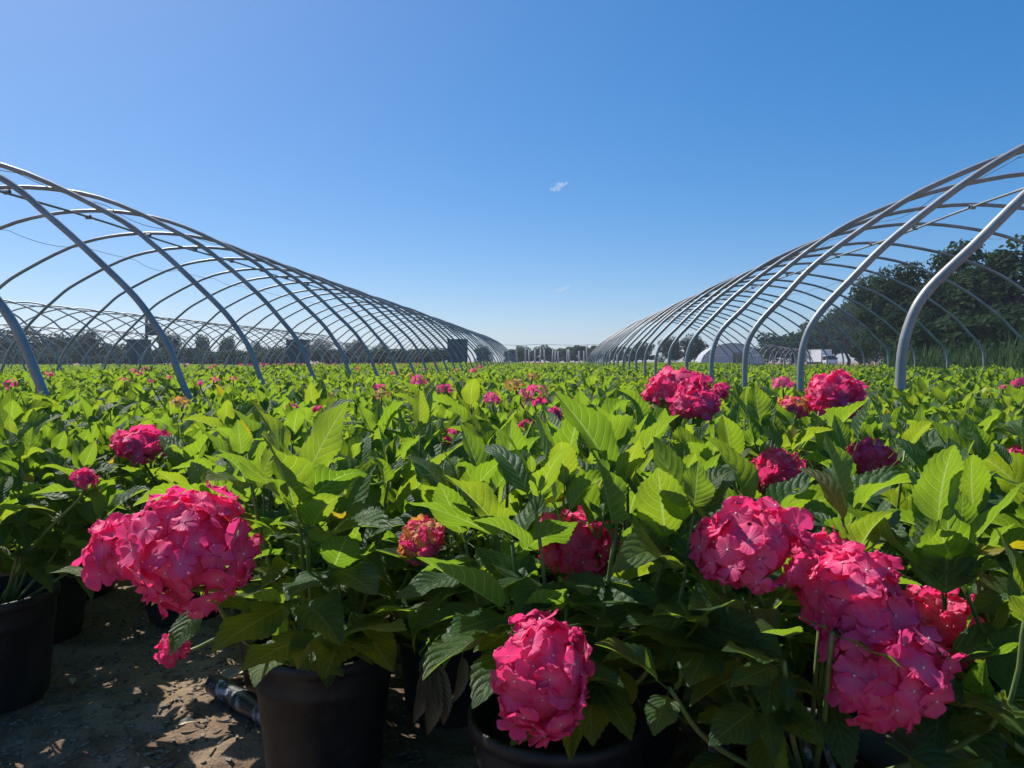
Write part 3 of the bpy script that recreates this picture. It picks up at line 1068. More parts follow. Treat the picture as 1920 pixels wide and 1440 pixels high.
MID_GROUP = {}
rngF = random.Random(5)
for s in SPOTS:
    i, j, x, d = s
    key = (i, j)
    loc = c2w(x, d)
    near = d < NEAR
    hero = [h_ for h_ in SHOOTS if h_[0] == key]
    hd = heads_of.get(key, [])
    lab = next((h[7] for h in hd if h[7]), None)
    root = empty('potted_hydrangea', loc)
    root['category'] = 'potted plant'
    world_x = loc.x
    if lab:
        root['label'] = lab
        root['group'] = 'potted hydrangeas'
    elif hd:
        root['label'] = 'hydrangea with only a speck of pink showing, %s along row %s of pots' % (ordinal[min(13, rows_seen.get(j, [key]).index(key) if key in rows_seen.get(j, []) else 0)], ordinal[min(13, j)])
        root['group'] = 'potted hydrangeas'
    elif near:
        r_ = rows_seen[j]
        root['label'] = 'flowerless green hydrangea, %s from the left in the %s slanting row of pots' % (ordinal[min(13, r_.index(key))], ordinal[min(13, j)])
        root['group'] = 'potted hydrangeas'
    else:
        if world_x > 1.665:
            zone, lo_, hi_, y0_, side = 'under the right tunnel', 1.665, 8.5, 3.80, 'right'
        elif world_x < -2.67:
            zone, lo_, hi_, y0_, side = 'under the left tunnel', -9.5, -2.67, 3.84, 'left'
        else:
            zone, lo_, hi_, y0_, side = 'in the open middle bed', -2.67, 1.665, 3.80, 'right'
        third = ('left', 'middle', 'right')[min(2, max(0, int(3 * (world_x - lo_) / (hi_ - lo_))))]
        leg_n = ordinal[max(0, int(round((loc.y - y0_) / 1.5)))]
        root['label'] = 'flowerless hydrangea %s, %s third, level with the %s %s leg' % (zone, third, leg_n, side)
        root['group'] = 'flowerless hydrangeas ' + zone
    if near or lab:
        add('pot', POT_G if key == (1, 0) else POT, root, Matrix.Rotation(rngF.uniform(0, 6), 4, 'Z') @ Matrix.Rotation(rngF.uniform(-.03, .03), 4, 'X'))
    if near:
        add('potting_soil', PSOIL, root, Matrix.Rotation(rngF.uniform(0, 6), 4, 'Z'))
        front = j == 0
        top = .715 + rngF.uniform(-.035, .03)
        if key in ((-3, 2), (-3, 0)):
            top -= .06
        lv, st = gen_plant(i * 131 + j * 17 + 9, nst=(12 if hero else 14 if d < 2.3 else 11), top=top + (.035 if d < 2.3 else 0), rad=.27, skirt=(64 if j < 2 else 18))
        for path, r in st:
            if any(blocked(loc + p_, d) for p_ in path[3:]):
                continue
            v, f = tube(path, [r * (1.5 - .8 * k / len(path)) for k in range(len(path))], 6)
            add('stem', mesh('stem', v, f, MAT['stem']), root)
        for (k, m, youth, rnd) in lv:
            w1 = loc + m @ Vector((0, .65, 0))
            if any(blocked(loc + m @ Vector(c_), d) for c_ in ((0, .35, 0), (0, .65, 0), (0, .95, 0), (0, 1.2, 0), (.24, .6, 0), (-.24, .6, 0))):
                continue
            px, py, _ = to_px(w1)
            if px < -500 or px > 2900:
                continue
            yl = rnd < .012
            me = HI_Y[k % 6] if yl else HI[k]
            add('leaf', me, root, m, (youth, 0, 0, 1))
    else:
        sc_ = rngF.uniform(.86, 1.04) * (.88 + .2 * vnoise(np.array([loc.x * .9]), np.array([loc.y * .6]), 6)[0])
        fo = add('foliage', VARIANT[rngF.randrange(7)], root,
                 Matrix.Rotation(rngF.uniform(0, 6.28), 4, 'Z') @ Matrix.Diagonal((sc_, sc_, sc_ * rngF.uniform(.94, 1.03), 1)), (rngF.uniform(-.55, .12), 0, 0, 1), 'stuff')
    for (_, (tx, ty, td), tips) in hero:
        e = at(tx, ty, td) - loc
        b = Vector((0, 0, .24)) + Vector((e.x, e.y, 0)) * .15
        path = catmull([b, b.lerp(e, .55) + Vector((e.x, e.y, 0)) * .12, e], 5)
        v, f = tube(path, [.0046 - .0016 * k / len(path) for k in range(len(path))], 8)
        add('stem', mesh('stem', v, f, MAT['stem']), root)
        for q, (lx, ly, ld, nh) in enumerate(tips):
            tip = at(lx, ly, ld) - loc
            base = e.lerp(path[-3], (q // 2) * .35)
            N = CM.to_3x3() @ Vector(nh)
            k = (q * 5 + int(lx)) % 20
            if LEAF_P[k]['droop'] > .9:
                k = 0
            add('leaf', HI[k], root, leaf_matrix(base, tip - base, N, (tip - base).length / 1.17), (rngF.uniform(.05, .45), 0, 0, 1))
    for h in hd:
        c = at(h[0], h[1], h[4])
        rad = math.sqrt(h[2] * h[3]) * .5 / F_PX * h[4]
        toward = Vector((cam.location.x - c.x, cam.location.y - c.y, 0)).normalized()
        out = Vector((c.x - loc.x, c.y - loc.y, 0))
        tall = h[3] / h[2]
        axis = (Vector((0, 0, 1 if tall < 1.1 else .35)) + toward * (.55 if h[4] < 1.6 else .25) + out * 1.2).normalized()
        rot = axis.to_track_quat('Z', 'Y').to_matrix().to_4x4()
        m = Matrix.Translation(c - loc) @ rot
        path = head_stem(loc, c, axis, rad)
        v, f = tube(path, .0038, 6)
        add('stem', mesh('stem', v, f, MAT['stem']), root)
        seed = int(h[0] * 7 + h[1])
        rg = random.Random(seed)
        if h[4] < 2.8 and rad > .016:
            sx = h[2] / math.sqrt(h[2] * h[3])
            sq = (sx, 1.0, 1 / sx * .92) if tall < 1.1 else (sx, 1 / sx, .85)
            head = add('flower_head', core_mesh(rad, (1, 1, .8)), root, m)
            fl = .0232 if h[5] == 'petal' else .0125
            fl = min(fl, rad * .46)
            n = int(4.8 * (rad / fl) ** 2)
            n = max(10, min(n, 110))
            for q, mm in enumerate(floret_frames(n, R(128), rad, fl, rg, sq)):
                fk = 'petal_young' if (h[5] == 'petal_young' and rg.random() < .65) else ('petal' if h[5] != 'petal_green' else 'petal_green')
                add('floret', FL[fk][rg.randrange(9)], head, mm)
            for q in range(2):
                a = rg.uniform(0, 6.28) + q * math.pi
                base = path[-4]
                D = (Vector((math.cos(a), math.sin(a), .1)))
                lm = leaf_matrix(base, D, Vector((0, 0, 1)), .10)
                if not blocked(loc + lm @ Vector((0, .7, 0)), d):
                    add('leaf', HI[rg.randrange(14)], root, lm, (.4, 0, 0, 1))
        else:
            fl = min(.021 if h[5] == 'petal' else .013, rad * .5)
            n = max(8, min(60, int(2.6 * (rad / fl) ** 2)))
            sx = math.sqrt(h[2] / h[3])
            add('flower_head', joined_head('flower_head', n, R(115), rad, fl, h[5], seed, (sx, 1, 1 / sx)), root, m)
    PLANT[key] = root

# withered leaves hanging by the second pot, a yellowing one higher up
pr = PLANT[(0, 0)]
for (bx, by, bd, tx, ty, td) in ((800, 1225, 1.22, 775, 1345, 1.2), (808, 1220, 1.22, 800, 1365, 1.2), (815, 1222, 1.22, 828, 1350, 1.2), (870, 1215, 1.2, 850, 1310, 1.17)):
    base, tip = at(bx, by, bd) - pr.location, at(tx, ty, td) - pr.location
    o = add('leaf', HI_B[1], pr, leaf_matrix(base, tip - base, CM.to_3x3() @ Vector((.4, .2, .9)), (tip - base).length / 1.1) @ Matrix.Diagonal((.62, 1, 1.4, 1)), (.2, 0, 0, 1))
    o['label'] = 'withered brown leaf hanging down'
for (bx, by, bd, tx, ty, td) in ((1130, 905, 1.36, 1085, 895, 1.36), (1090, 905, 1.36, 1020, 945, 1.32)):
    base, tip = at(bx, by, bd) - pr.location, at(tx, ty, td) - pr.location
    o = add('leaf', HI_Y[0], pr, leaf_matrix(base, tip - base, CM.to_3x3() @ Vector((0, .5, -.8)), (tip - base).length / 1.15), (.6, 0, 0, 1))
    o['label'] = 'yellowing leaf'

# ------------------------------------------------------------------ the rest of the field
src = bpy.data.collections.new('field_plant_sources')
for k in range(5):
    lv, st = gen_plant(900 + k, nst=9, top=.69, rad=.30)
    lv = [l for l in lv if l[1].translation.z > .36]
    o = bpy.data.objects.new('field_plant_%d' % k, foliage_mesh('foliage', lv))
    o.color = (-.45 + .12 * k, 0, 0, 1)
    src.objects.link(o)


def scatter_group(name, collection):
    ng = bpy.data.node_groups.new(name, 'GeometryNodeTree')
    ng.interface.new_socket('Geometry', in_out='INPUT', socket_type='NodeSocketGeometry')
    ng.interface.new_socket('Geometry', in_out='OUTPUT', socket_type='NodeSocketGeometry')
    gi = ng.nodes.new('NodeGroupInput')
    go = ng.nodes.new('NodeGroupOutput')
    ci = ng.nodes.new('GeometryNodeCollectionInfo')
    ci.inputs['Collection'].default_value = collection
    ci.inputs['Separate Children'].default_value = True
    ci.inputs['Reset Children'].default_value = True
    ip = ng.nodes.new('GeometryNodeInstanceOnPoints')
    ip.inputs['Pick Instance'].default_value = True
    def attr(n, t):
        a = ng.nodes.new('GeometryNodeInputNamedAttribute')
        a.data_type = t
        a.inputs['Name'].default_value = n
        return next(o for o in a.outputs if o.enabled and o.name == 'Attribute')
    ng.links.new(gi.outputs[0], ip.inputs['Points'])
    ng.links.new(ci.outputs[0], ip.inputs['Instance'])
    ng.links.new(attr('pick', 'INT'), ip.inputs['Instance Index'])
    ng.links.new(attr('rot', 'FLOAT_VECTOR'), ip.inputs['Rotation'])
    ng.links.new(attr('size', 'FLOAT_VECTOR'), ip.inputs['Scale'])
    ng.links.new(ip.outputs[0], go.inputs[0])
    return ng


def scatter(name, pts, picks, rots, sizes, coll, label, cat):
    me = bpy.data.meshes.new(name)
    me.from_pydata([tuple(p) for p in pts], [], [])
    a = me.attributes.new('pick', 'INT', 'POINT')
    a.data.foreach_set('value', np.array(picks, dtype=np.int32))
    for nm, arr in (('rot', rots), ('size', sizes)):
        a = me.attributes.new(nm, 'FLOAT_VECTOR', 'POINT')
        a.data.foreach_set('vector', np.array(arr, dtype=np.float32).ravel())
    o = add(name, me, None, None, (-.25, 0, 0, 1))
    md = o.modifiers.new('scatter', 'NODES')
    md.node_group = scatter_group(name, coll)
    tag(o, label, cat, None, 'stuff')
    return o


rngS = random.Random(8)
pts, picks, rots, sizes = [], [], [], []
y = .0
dd = D_MAX - .2
while dd < 62:
    step = .46
    xlo, xhi = -.70 * dd - 5, .70 * dd + 3
    x = xlo
    while x < xhi:
        q = c2w(x + rngS.uniform(-.08, .08), dd + rngS.uniform(-.08, .08))
        x += step
        if q.x > 9.4 or q.x < -60 or q.y > 60:
            continue
        if min(abs(q.x + 2.67), abs(q.x - 1.665), abs(q.x + 9.6)) < .26 and q.y > 7:
            continue
        low = .8 if q.x < -12 else 1.0
        if q.x < -10.2 and q.x > -13.6:
            low = .55
        if vnoise(np.array([q.x * .35]), np.array([q.y * .22]), 9)[0] > .80:
            low *= .72
        sc_ = rngS.uniform(.86, 1.06) * low * (.88 + .2 * vnoise(np.array([q.x * .5]), np.array([q.y * .3]), 6)[0])
        pts.append(q)
        picks.append(rngS.randrange(5))
        rots.append((0, 0, rngS.uniform(0, 6.28)))
        sizes.append((1.05, 1.05, sc_))
    dd += step
scatter('hydrangea_field', pts, picks, rots, sizes, src, 'green mass of hydrangeas filling the far beds under the tunnels', 'hydrangea field')

srcf = bpy.data.collections.new('field_flower_sources')
for k, key in enumerate(('petal', 'petal', 'petal_young')):
    o = bpy.data.objects.new('field_flower_%d' % k, joined_head('flower_head', 26, R(110), .085, .026, key, 40 + k))
    srcf.objects.link(o)
pts, picks, rots, sizes = [], [], [], []
for k in range(130):
    if k < 30:
        q = c2w(rngS.uniform(-9, .5), rngS.uniform(10, 24))
    elif k < 110:
        q = c2w(rngS.uniform(-17, -3.2), rngS.uniform(34, 52))
    else:
        q = c2w(rngS.uniform(-1, 2), rngS.uniform(40, 56))
    if q.x > 9 or abs(to_px((q.x, q.y, .7))[0] - 960) > 1000:
        continue
    pts.append((q.x, q.y, .645 + rngS.uniform(-.03, .03)))
    picks.append(rngS.randrange(3))
    rots.append((0, 0, rngS.uniform(0, 6.28)))
    sz = rngS.uniform(.7, 1.2)
    sizes.append((sz, sz, sz))
scatter('far_blossoms', pts, picks, rots, sizes, srcf, 'tiny pink blossom heads dotted over the far beds', 'blossoms')

# ------------------------------------------------------------------ things on the bare soil
def hose():
    a, b = at(402, 1345, 1.98), at(540, 1405, 1.72)
    a.z = ground_h(np.array(a.x), np.array(a.y)).item() + .033
    b.z = a.z + .004
    path = [a.lerp(b, t) + Vector((0, 0, .006 * math.sin(t * 3))) for t in np.linspace(0, 1.25, 14)]
    rr = [.025 * (1 + .06 * math.sin(k * 1.7)) for k in range(14)]
    outer = tube(path, rr, 16, False)
    d = (path[0] - path[1]).normalized()
    inner = tube([path[0] + d * .0005, path[2]], .020, 16, False)
    ring_v, ring_f = list(outer[0][:16]) + list(inner[0][:16]), []
    for k in range(16):
        k2 = (k + 1) % 16
        ring_f.append([k, k2, 16 + k2, 16 + k])
    v, f = join(outer, (inner[0], [q[::-1] for q in inner[1]]), (ring_v, ring_f))
    o = add('hose', mesh('hose', v, f, MAT['hose']))
    tag(o, 'cut black hose end with pale scuffs lying beside the front pot', 'hose')
    loop = catmull([at(1522, 1440, 1.12), at(1512, 1385, 1.12), at(1535, 1345, 1.14), at(1548, 1400, 1.1), at(1565, 1450, 1.1)], 8)
    v, f = tube(loop, .005, 8)
    o = add('drip_line', mesh('drip_line', v, f, MAT['hose']))
    tag(o, 'thin black drip line looped under the low pink heads', 'hose')


hose()


def litter():
    rng = random.Random(21)
    V, Fc = [], []
    for k in range(2600):
        x, d = rng.uniform(-1.5, -.2), rng.uniform(1.3, 2.9)
        q = c2w(x, d)
        z = ground_h(np.array(q.x), np.array(q.y)).item()
        L, w, h = rng.uniform(.003, .016), rng.uniform(.002, .005), rng.uniform(.001, .004)
        a, ti = rng.uniform(0, 6.28), rng.uniform(-.5, .5)
        c, s = math.cos(a), math.sin(a)
        o = len(V)
        for sx, sy, sz in ((-1, -1, 0), (1, -1, 0), (1, 1, 0), (-1, 1, 0), (-.8, -.5, 1), (.9, -.4, 1), (.7, .6, 1), (-.9, .5, 1)):
            lx, ly, lz = sx * L, sy * w, sz * h + ti * sx * L * .4
            V.append((q.x + lx * c - ly * s, q.y + lx * s + ly * c, z + lz + .001))
        for f in ([0, 1, 5, 4], [1, 2, 6, 5], [2, 3, 7, 6], [3, 0, 4, 7], [4, 5, 6, 7]):
            Fc.append([o + t for t in f])
    o = add('litter', mesh('litter', V, Fc, plain('chips', (.07, .05, .04), (.30, .25, .19), 60, .9), False))
    tag(o, 'scattered bark chips and crumbs on the bare soil', 'chips', None, 'stuff')


litter()
for (px, py, d, L, az, lab) in ((398, 1285, 2.02, .085, .9, 'dry pale leaf curled on the sunlit soil beside the front pot'),
                                (328, 1390, 1.80, .04, .3, 'small dry leaf scrap on the soil in front of the hose'),
                                (137, 1290, 2.06, .035, 2.2, 'small pale leaf scrap on the shaded soil near the left pot')):
    p = at(px, py, d)
    p.z = ground_h(np.array(p.x), np.array(p.y)).item() + .012
    o = add('fallen_leaf', HI_B[1].copy(), None, leaf_matrix(p, Vector((math.cos(az), math.sin(az), .12)), Vector((.2, -.3, 1)), L))
    o.data.materials[0] = bpy.data.materials.get('dry_straw') or plain('dry_straw', (.42, .35, .22), (.55, .47, .32), 30, .7)
    o.data.materials[0].name = 'dry_straw'
    o.color = (.2, 0, 0, 1)
    tag(o, lab, 'dry leaf')

# ------------------------------------------------------------------ trees
def crown_mesh(seed, w, h, nclump, per, leaf, mat, low=.12):
    rng = np.random.default_rng(seed)
    V, Fc = [], []
    cl = []
    for k in range(nclump):
        a, e = rng.uniform(0, 6.28), rng.uniform(-.75, 1)
        r = rng.uniform(.35, .86)
        ce = math.sqrt(max(0, 1 - e * e * .9))
        cl.append((r * math.cos(a) * ce * w / 2, r * math.sin(a) * ce * w / 2, h * (.5 + low / 2) + e * r * h * (.5 - low / 2), rng.uniform(.16, .30) * w * .62))
    C = np.array(cl)
    which = rng.integers(0, nclump, nclump * per)
    n = len(which)
    dirs = rng.normal(size=(n, 3))
    dirs /= np.linalg.norm(dirs, axis=1)[:, None]
    rad = C[which, 3] * rng.uniform(.45, 1.05, n) ** .6
    cen = C[which, :3] + dirs * rad[:, None] * np.array([1, 1, .75])
    nr = dirs * .8 + rng.normal(size=(n, 3)) * .55 + np.array([0, 0, .35])
    nr /= np.linalg.norm(nr, axis=1)[:, None]
    t1 = np.cross(nr, rng.normal(size=(n, 3)))
    t1 /= np.linalg.norm(t1, axis=1)[:, None]
    t2 = np.cross(nr, t1)
    L = leaf * rng.uniform(.6, 1.4, n)[:, None]
    q = np.stack([cen - t1 * L, cen - t2 * L * .5 + nr * L * .12, cen + t1 * L, cen + t2 * L * .5 + nr * L * .12], 1)
    V = q.reshape(-1, 3)
    Fc = np.arange(n * 4).reshape(n, 4)
    return mesh('crown', V, Fc, mat, False), C


def trunk_mesh(seed, w, h, C):
    rng = random.Random(seed)
    parts = []
    top = h * .62
    path = [Vector((rng.uniform(-.02, .02) * w * k, rng.uniform(-.02, .02) * w * k, top * k / 5 - .1)) for k in range(6)]
    r0 = .022 * h
    parts.append(tube(path, [r0 * (1.25 - .2 * k) * .9 for k in range(6)], 8))
    for k in range(min(9, len(C))):
        c = Vector(C[k][:3])
        s = path[2 + k % 3]
        parts.append(tube([s, s.lerp(c, .5) + Vector((0, 0, .04 * h)), c], [r0 * .42, r0 * .28, r0 * .12], 6))
    v, f = join(*parts)
    return mesh('trunk', v, f, MAT['bark'])


TREES = []
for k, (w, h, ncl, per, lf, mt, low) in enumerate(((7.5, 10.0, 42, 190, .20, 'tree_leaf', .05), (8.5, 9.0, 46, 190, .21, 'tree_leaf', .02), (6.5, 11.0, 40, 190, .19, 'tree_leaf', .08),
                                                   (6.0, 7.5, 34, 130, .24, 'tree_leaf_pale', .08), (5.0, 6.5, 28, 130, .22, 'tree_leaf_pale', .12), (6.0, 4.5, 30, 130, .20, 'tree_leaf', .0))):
    cm, C = crown_mesh(60 + k, w, h, ncl, per, lf, MAT[mt], low)
    TREES.append((cm, trunk_mesh(70 + k, w, h, C), w, h))


def tree(kind, px, top_py, d, label, group, wide=1.0, name='broadleaf_tree'):
    p = at(px, HORIZON, d)
    zt = at(px, top_py, d).z
    cm, tm, w, h = TREES[kind]
    s = zt / h
    root = empty(name, (p.x, p.y, 0), (px * 1.7) % 6.28)
    root.scale = (s * wide, s * wide, s)
    tag(root, label, 'tree', group)
    add('trunk', tm, root)
    add('crown', cm, root)
    return root


RIGHT = [
    (0, 1765, 452, 46, 'tallest dark tree on the right, rising behind the near tunnel leg', 1.0),
    (1, 1665, 505, 48, 'dark rounded tree left of the tallest one on the right', .9),
    (1, 1900, 458, 42, 'dark spreading tree at the right edge of the field', 1.15),
    (2, 1835, 470, 44, 'dark tree squeezed between the tallest and the right edge tree', .85),
    (1, 1590, 574, 104, 'lower dark tree behind the white truck', 1.3),
    (0, 1530, 598, 106, 'dark tree above the end of the white film house', 1.35),
    (5, 1480, 616, 102, 'low dark tree just right of the white film house', 1.5),
    (0, 1440, 630, 106, 'small dark tree peeking over the white film house', 1.0),
    (1, 1300, 628, 100, 'dark tree seen through the middle of the right tunnel', 1.0),
    (1, 1255, 632, 104, 'dark tree at the far end of the right tunnel', 1.1),
    (2, 1700, 560, 44, 'dark leafy tree filling the gap behind the near tunnel leg', 1.3),
    (5, 1622, 606, 100, 'dark bushy tree growing low behind the reeds', 1.4),
    (1, 1612, 548, 108, 'dark tree stepping down from the tall ones behind the truck', .95),
    (0, 1660, 512, 100, 'dark tall tree far behind the near right ones', 1.1),
    (5, 1760, 590, 38, 'dense dark bushy tree under the tallest crown', 1.4),
    (5, 1880, 580, 36, 'dense dark bushy tree under the right edge crown', 1.4),
]
for k, px, ty, d, lab, wd in RIGHT:
    tree(k, px, ty, d, lab, 'dark trees on the right', wd)
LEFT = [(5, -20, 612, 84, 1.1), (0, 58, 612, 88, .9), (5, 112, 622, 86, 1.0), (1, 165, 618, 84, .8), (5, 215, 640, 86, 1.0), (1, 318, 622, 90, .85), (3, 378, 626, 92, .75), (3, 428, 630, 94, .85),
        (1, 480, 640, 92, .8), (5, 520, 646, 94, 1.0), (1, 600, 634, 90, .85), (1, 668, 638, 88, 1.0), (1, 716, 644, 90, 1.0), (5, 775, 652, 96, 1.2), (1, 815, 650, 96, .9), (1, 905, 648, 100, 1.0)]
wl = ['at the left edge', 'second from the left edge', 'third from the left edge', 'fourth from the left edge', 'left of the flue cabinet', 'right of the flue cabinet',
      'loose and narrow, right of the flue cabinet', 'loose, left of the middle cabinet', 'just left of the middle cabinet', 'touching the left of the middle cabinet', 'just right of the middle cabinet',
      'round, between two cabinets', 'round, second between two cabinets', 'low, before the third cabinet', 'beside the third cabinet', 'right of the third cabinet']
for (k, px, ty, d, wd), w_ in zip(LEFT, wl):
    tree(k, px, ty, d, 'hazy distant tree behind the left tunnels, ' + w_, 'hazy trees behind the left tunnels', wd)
for n_, px in enumerate((5, 70, 135, 195, 240, 305, 355, 410, 465, 515, 625, 690, 750, 800)):
    tree(5, px, 648 + (px * 7) % 9, 80 + (px * 3) % 7, 'low dark bush under the hazy left trees, %s from the left' % ordinal[n_], 'low bushes behind the left tunnels', 2.3, 'bush')
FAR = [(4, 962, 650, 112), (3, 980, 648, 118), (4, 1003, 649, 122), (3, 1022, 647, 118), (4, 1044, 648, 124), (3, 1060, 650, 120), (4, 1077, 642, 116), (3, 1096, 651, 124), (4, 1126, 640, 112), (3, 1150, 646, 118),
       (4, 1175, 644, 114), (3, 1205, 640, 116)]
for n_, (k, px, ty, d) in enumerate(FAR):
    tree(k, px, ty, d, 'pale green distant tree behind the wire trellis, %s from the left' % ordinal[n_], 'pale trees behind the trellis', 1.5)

# ------------------------------------------------------------------ far trellis of posts and wire
def trellis():
    root = empty('wire_trellis', at(1040, HORIZON, 78) * 1.0)
    root.location.z = 0
    tag(root, 'row of pale posts with a top wire closing the far end of the bed', 'trellis')
    rng = random.Random(4)
    tops = []
    for k, px in enumerate((955, 970, 984, 992, 1002, 1012, 1022, 1035, 1041, 1048, 1062, 1068, 1086, 1096, 1101, 1118, 1130, 1143, 1158, 1172)):
        d = 78 + rng.uniform(-1.5, 1.5)
        b = at(px, HORIZON, d)
        b.z = -.1
        t = at(px + rng.uniform(-2.5, 2.5), rng.choice((647, 652, 655, 658)), d)
        v, f = tube([b - root.location, t - root.location], [.10, .075], 7)
        add('post', mesh('post', v, f, MAT['post']), root)
    path = [at(px, 646.5 + .8 * math.sin(px * .06), 78) - root.location for px in range(930, 1200, 6)]
    v, f = tube(path, .018, 5)
    add('top_wire', mesh('top_wire', v, f, MAT['wire']), root)


trellis()

# ------------------------------------------------------------------ white film hoop house
def film_house():
    d = 84.0
    p = at(1374, HORIZON, d)
    root = empty('hoop_house', (p.x, p.y, 0), R(-7))
    root.scale = (.80, .80, .80)
    tag(root, 'white film covered hoop house with a brown end door', 'hoop house')
    hw, ht, ln = 4.3, 3.45, 14.0
    N = 20
    arc = []
    for k in range(N + 1):
        a = math.pi * k / N
        arc.append((-hw * math.cos(a), ht * math.sin(a) ** .85 if 0 < k < N else 0.0))
    V, Fc = [], []
    ny = 12
    for j in range(ny + 1):
        for x, z in arc:
            V.append((x, j * ln / ny, z * (1 - .012 * (j % 2))))
    m = N + 1
    for j in range(ny):
        for k in range(N):
            Fc.append([j * m + k, j * m + k + 1, (j + 1) * m + k + 1, (j + 1) * m + k][::-1])
    add('film_cover', mesh('film_cover', V, Fc, MAT['poly']), root)
    V = [(0, .03, 0)] + [(x * .995, .03, z * .995) for x, z in arc]
    add('end_film', mesh('end_film', V, [[0, k + 2, k + 1] for k in range(N)], MAT['poly'], False), root)
    for k in (0, 1):
        x0 = .15 + k * .72
        v, f = box(x0, x0 + .68, -.05, .03, .0, 1.95)
        dr = add('door', mesh('door', v, f, MAT['door_wood'], False), root)
        v, f = box(x0 + .3, x0 + .36, -.09, -.05, .95, 1.1)
        add('handle', mesh('handle', v, f, MAT['cabinet_trim'], False), dr)
    v, f = join(box(.05, .13, -.07, .02, 0, 2.05), box(1.57, 1.65, -.07, .02, 0, 2.05), box(.05, 1.65, -.07, .02, 2.05, 2.14))
    add('door_frame', mesh('door_frame', v, f, MAT['cabinet_trim'], False), root)
    for sx in (-1, 1):
        v, f = box(sx * 2.6 - 1.4, sx * 2.6 + 1.4, -.03, .0, 1.75, 1.83)
        add('batten', mesh('batten', v, f, MAT['white_paint'], False), root)
    v, f = tube([(x, -.02, z) for x, z in arc], .05, 6)
    add('end_hoop', mesh('end_hoop', v, f, MAT['steel']), root)


film_house()

# ------------------------------------------------------------------ white box truck
def truck():
    d = 96.0
    p = at(1541, HORIZON, d)
    root = empty('box_truck', (p.x, p.y, 0), R(-72))
    root.scale = (.66, .66, .66)
    tag(root, 'white box truck parked before the dark trees', 'truck')
    # local +x is the front of the truck
    v, f = box(-4.0, 1.3, -1.15, 1.15, 1.05, 3.45)
    b = add('cargo_box', mesh('cargo_box', v, f, MAT['white_paint'], False), root)
    for k, z in enumerate((1.05, 3.38)):
        v, f = box(-4.03, 1.33, -1.18, 1.18, z - .02, z + .09)
        add('box_rail', mesh('box_rail', v, f, MAT['post'], False), b)
    # cab with raked windscreen
    prof = [(1.36, .65), (3.25, .65), (3.3, 1.25), (3.05, 1.45), (2.55, 2.3), (1.36, 2.35)]
    V = [(x, -1.0, z) for x, z in prof] + [(x, 1.0, z) for x, z in prof]
    n = len(prof)
    Fc = [list(range(n)), [n + k for k in range(n)][::-1]] + [[k, n + k, n + (k + 1) % n, (k + 1) % n] for k in range(n)]
    cab = add('cab', mesh('cab', V, [q[::-1] for q in Fc], MAT['white_paint'], False), root)
    V = [(3.03, -.9, 1.52), (3.03, .9, 1.52), (2.60, .86, 2.24), (2.60, -.86, 2.24)]
    V2 = [(x + .03, y, z + .015) for x, y, z in V]
    add('windscreen', mesh('windscreen', V + V2, [[4, 5, 6, 7], [0, 1, 5, 4], [1, 2, 6, 5], [2, 3, 7, 6], [3, 0, 4, 7]], MAT['dark_glass'], False), cab)
    for sy in (-1, 1):
        v, f = box(1.6, 2.5, sy * 1.015 - .012, sy * 1.015 + .012, 1.45, 2.15)
        add('side_window', mesh('side_window', v, f, MAT['dark_glass'], False), cab)
        v, f = box(3.24, 3.32, sy * .72 - .16, sy * .72 + .16, .85, 1.05)
        add('headlight', mesh('headlight', v, f, MAT['post'], False), cab)
        v, f = box(2.72, 2.8, sy * 1.2 - .1, sy * 1.2 + .1, 1.5, 1.95)
        add('mirror', mesh('mirror', v, f, MAT['rubber'], False), cab)
        for x in (-2.6, 2.3):
            v, f = lathe([(.02, -.14), (.40, -.14), (.46, -.09), (.46, .09), (.40, .14), (.02, .14)], 20)
            w = add('wheel', mesh('wheel', v, f, MAT['rubber']), root, Matrix.Translation((x, sy * .95, .46)) @ Matrix.Rotation(math.pi / 2, 4, 'X'))
            v, f = lathe([(.01, -.15), (.24, -.15), (.24, .15), (.01, .15)], 14)
            add('rim', mesh('rim', v, f, MAT['post'], False), w)
    v, f = box(-3.9, 1.3, -.5, .5, .7, 1.03)
    add('chassis', mesh('chassis', v, f, MAT['rubber'], False), root)
    v, f = box(3.28, 3.42, -1.0, 1.0, .5, .72)
    add('bumper', mesh('bumper', v, f, MAT['post'], False), root)


truck()

# ------------------------------------------------------------------ low pale hoops beyond the right tunnel
arc = [(-.95, 0, -.1), (-.95, 0, .9), (-.80, 0, 1.45), (-.4, 0, 1.82), (0, 0, 1.92), (.4, 0, 1.82), (.8, 0, 1.45), (.95, 0, .9), (.95, 0, -.1)]
v, f = tube(catmull(arc, 4), .03, 6)
lowm = mesh('low_hoop', v, f, MAT['post'])
for k, (px, d) in enumerate(((1428, 50), (1443, 53), (1452, 56), (1463, 59), (1472, 62), (1481, 65), (1489, 68), (1497, 71))):
    p = at(px, HORIZON, d)
    o = add('low_hoop', lowm, None, Matrix.Translation((p.x, p.y, 0)) @ Matrix.Rotation(R(20), 4, 'Z'))
    tag(o, 'low pale hoop before the white truck, %s from the left' % ordinal[k], 'hoop', 'low pale hoops')

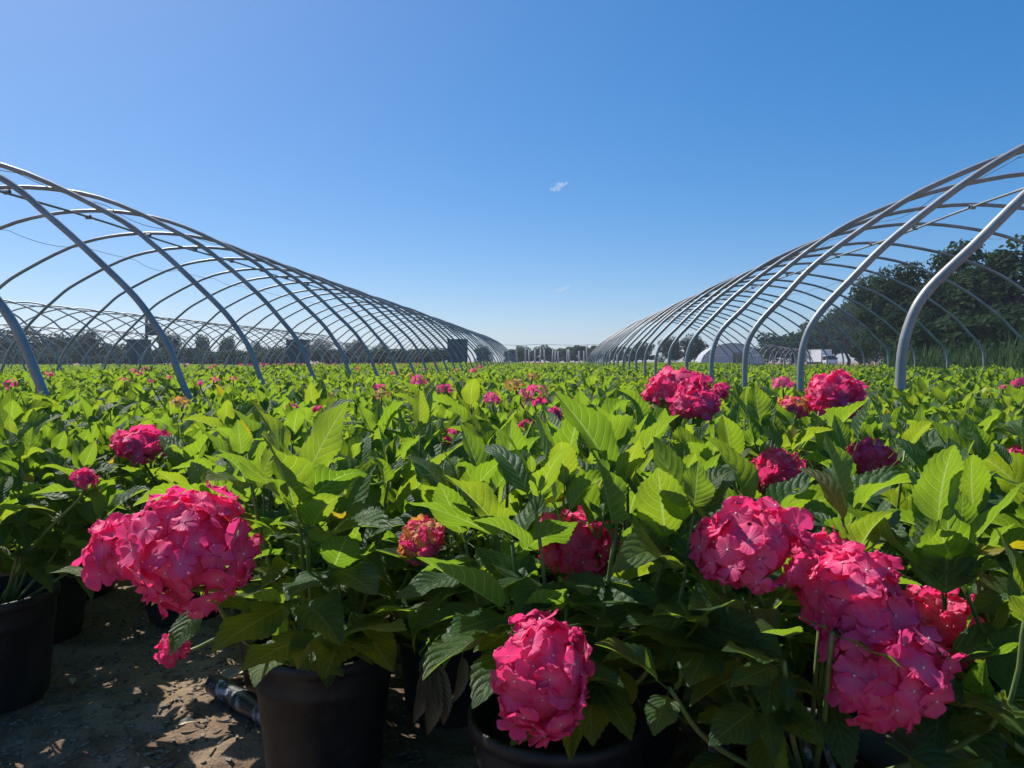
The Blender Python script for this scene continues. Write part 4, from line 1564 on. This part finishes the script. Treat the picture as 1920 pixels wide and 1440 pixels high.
# ------------------------------------------------------------------ tall weeds along the right
def reeds():
    rng = np.random.default_rng(12)
    n = 26000
    Y = rng.uniform(12, 56, n)
    X = rng.uniform(9.6, 15.5, n) + np.maximum(0, Y - 34) * .05
    base = np.stack([X, Y, np.zeros(n)], 1)
    patch = vnoise(X * .5, Y * .35, 5)
    H = rng.uniform(.95, 1.65, n) * (.6 + .75 * patch) * np.clip(1.22 - (Y - 16) / 13 * .75, .42, 1.22)
    a = rng.uniform(0, 6.28, n)
    lean = rng.uniform(.05, .45, n)
    w = rng.uniform(.012, .030, n)
    dx, dy = np.cos(a), np.sin(a)
    px_, py_ = -dy, dx
    V, Fc = [], []
    ks = [(0, 1.0), (.55, .9), (1.0, .05)]
    for t, ww in ks:
        c = base + np.stack([dx * lean * H * t ** 2, dy * lean * H * t ** 2, H * t * (1 - .25 * lean * t)], 1)
        V.append(c - np.stack([px_ * w * ww, py_ * w * ww, 0 * w], 1))
        V.append(c + np.stack([px_ * w * ww, py_ * w * ww, 0 * w], 1))
    V = np.stack(V, 1).reshape(-1, 3)
    i = np.arange(n) * 6
    Fc = np.concatenate([np.stack([i, i + 1, i + 3, i + 2], 1), np.stack([i + 2, i + 3, i + 5, i + 4], 1)])
    o = add('tall_weeds', mesh('tall_weeds', V, Fc, MAT['reed'], False))
    tag(o, 'tall grey green weeds along the right of the tunnel', 'weeds', None, 'stuff')


reeds()

# ------------------------------------------------------------------ two wisps of cloud
def cloud(px, py, w, h, tilt, label, seed):
    d = 1500.0
    rng = random.Random(seed)
    c = at(px, py, d)
    s = d / F_PX
    V, Fc = [], []
    for k in range(9):
        t = (k - 4) / 4
        cx, cz = t * w * .42 + rng.uniform(-.06, .06) * w, t * tilt * h * .35 + rng.uniform(-.10, .10) * h
        rx, rz = w * rng.uniform(.13, .22) * (1.1 - .5 * abs(t)), h * rng.uniform(.22, .36) * (1.1 - .5 * abs(t))
        v, f = lathe([(math.sin(a) * 1.0 + .001, -math.cos(a)) for a in np.linspace(0, math.pi, 8)], 12)
        o = len(V)
        V += [((cx + x * rx) * s, y_ * rx * s * .8, (cz + z * rz) * s) for x, y_, z in v]
        Fc += [[i + o for i in q] for q in f]
    m = NT('cloud_vapour_%d' % seed)
    tc = m.n('ShaderNodeTexCoord')
    n1 = m.noise(.16, 4, .65, tc.outputs['Object'])
    pv = m.n('ShaderNodeVolumePrincipled')
    pv.inputs['Color'].default_value = (1, 1, 1, 1)
    pv.inputs['Anisotropy'].default_value = .55
    m.set(pv.inputs['Density'], m.smooth(n1, .30, .74, 0, .13))
    m.t.links.new(pv.outputs[0], m.out.inputs['Volume'])
    o = add('cloud', mesh('cloud', V, Fc, m.m), None, Matrix.Translation(c) @ Matrix.Rotation(YAW, 4, 'Z'))
    tag(o, label, 'cloud', 'small clouds', 'stuff')


cloud(1050, 349, 34, 20, 1.0, 'higher and larger of the two small white cloud wisps', 1)
cloud(1053, 543, 27, 14, .8, 'lower and smaller of the two small white cloud wisps', 2)


# ------------------------------------------------------------------ the air
def haze():
    v, f = box(-610, 610, -70, 710, -1.0, 18.0)
    m = NT('haze_air')
    pv = m.n('ShaderNodeVolumePrincipled')
    pv.inputs['Color'].default_value = (.80, .88, 1.0, 1)
    pv.inputs['Density'].default_value = .0007
    pv.inputs['Anisotropy'].default_value = .3
    m.t.links.new(pv.outputs[0], m.out.inputs['Volume'])
    o = add('haze', mesh('haze', v, f, m.m, False))
    tag(o, 'thin blue haze in the air over the field', 'haze', None, 'stuff')


haze()
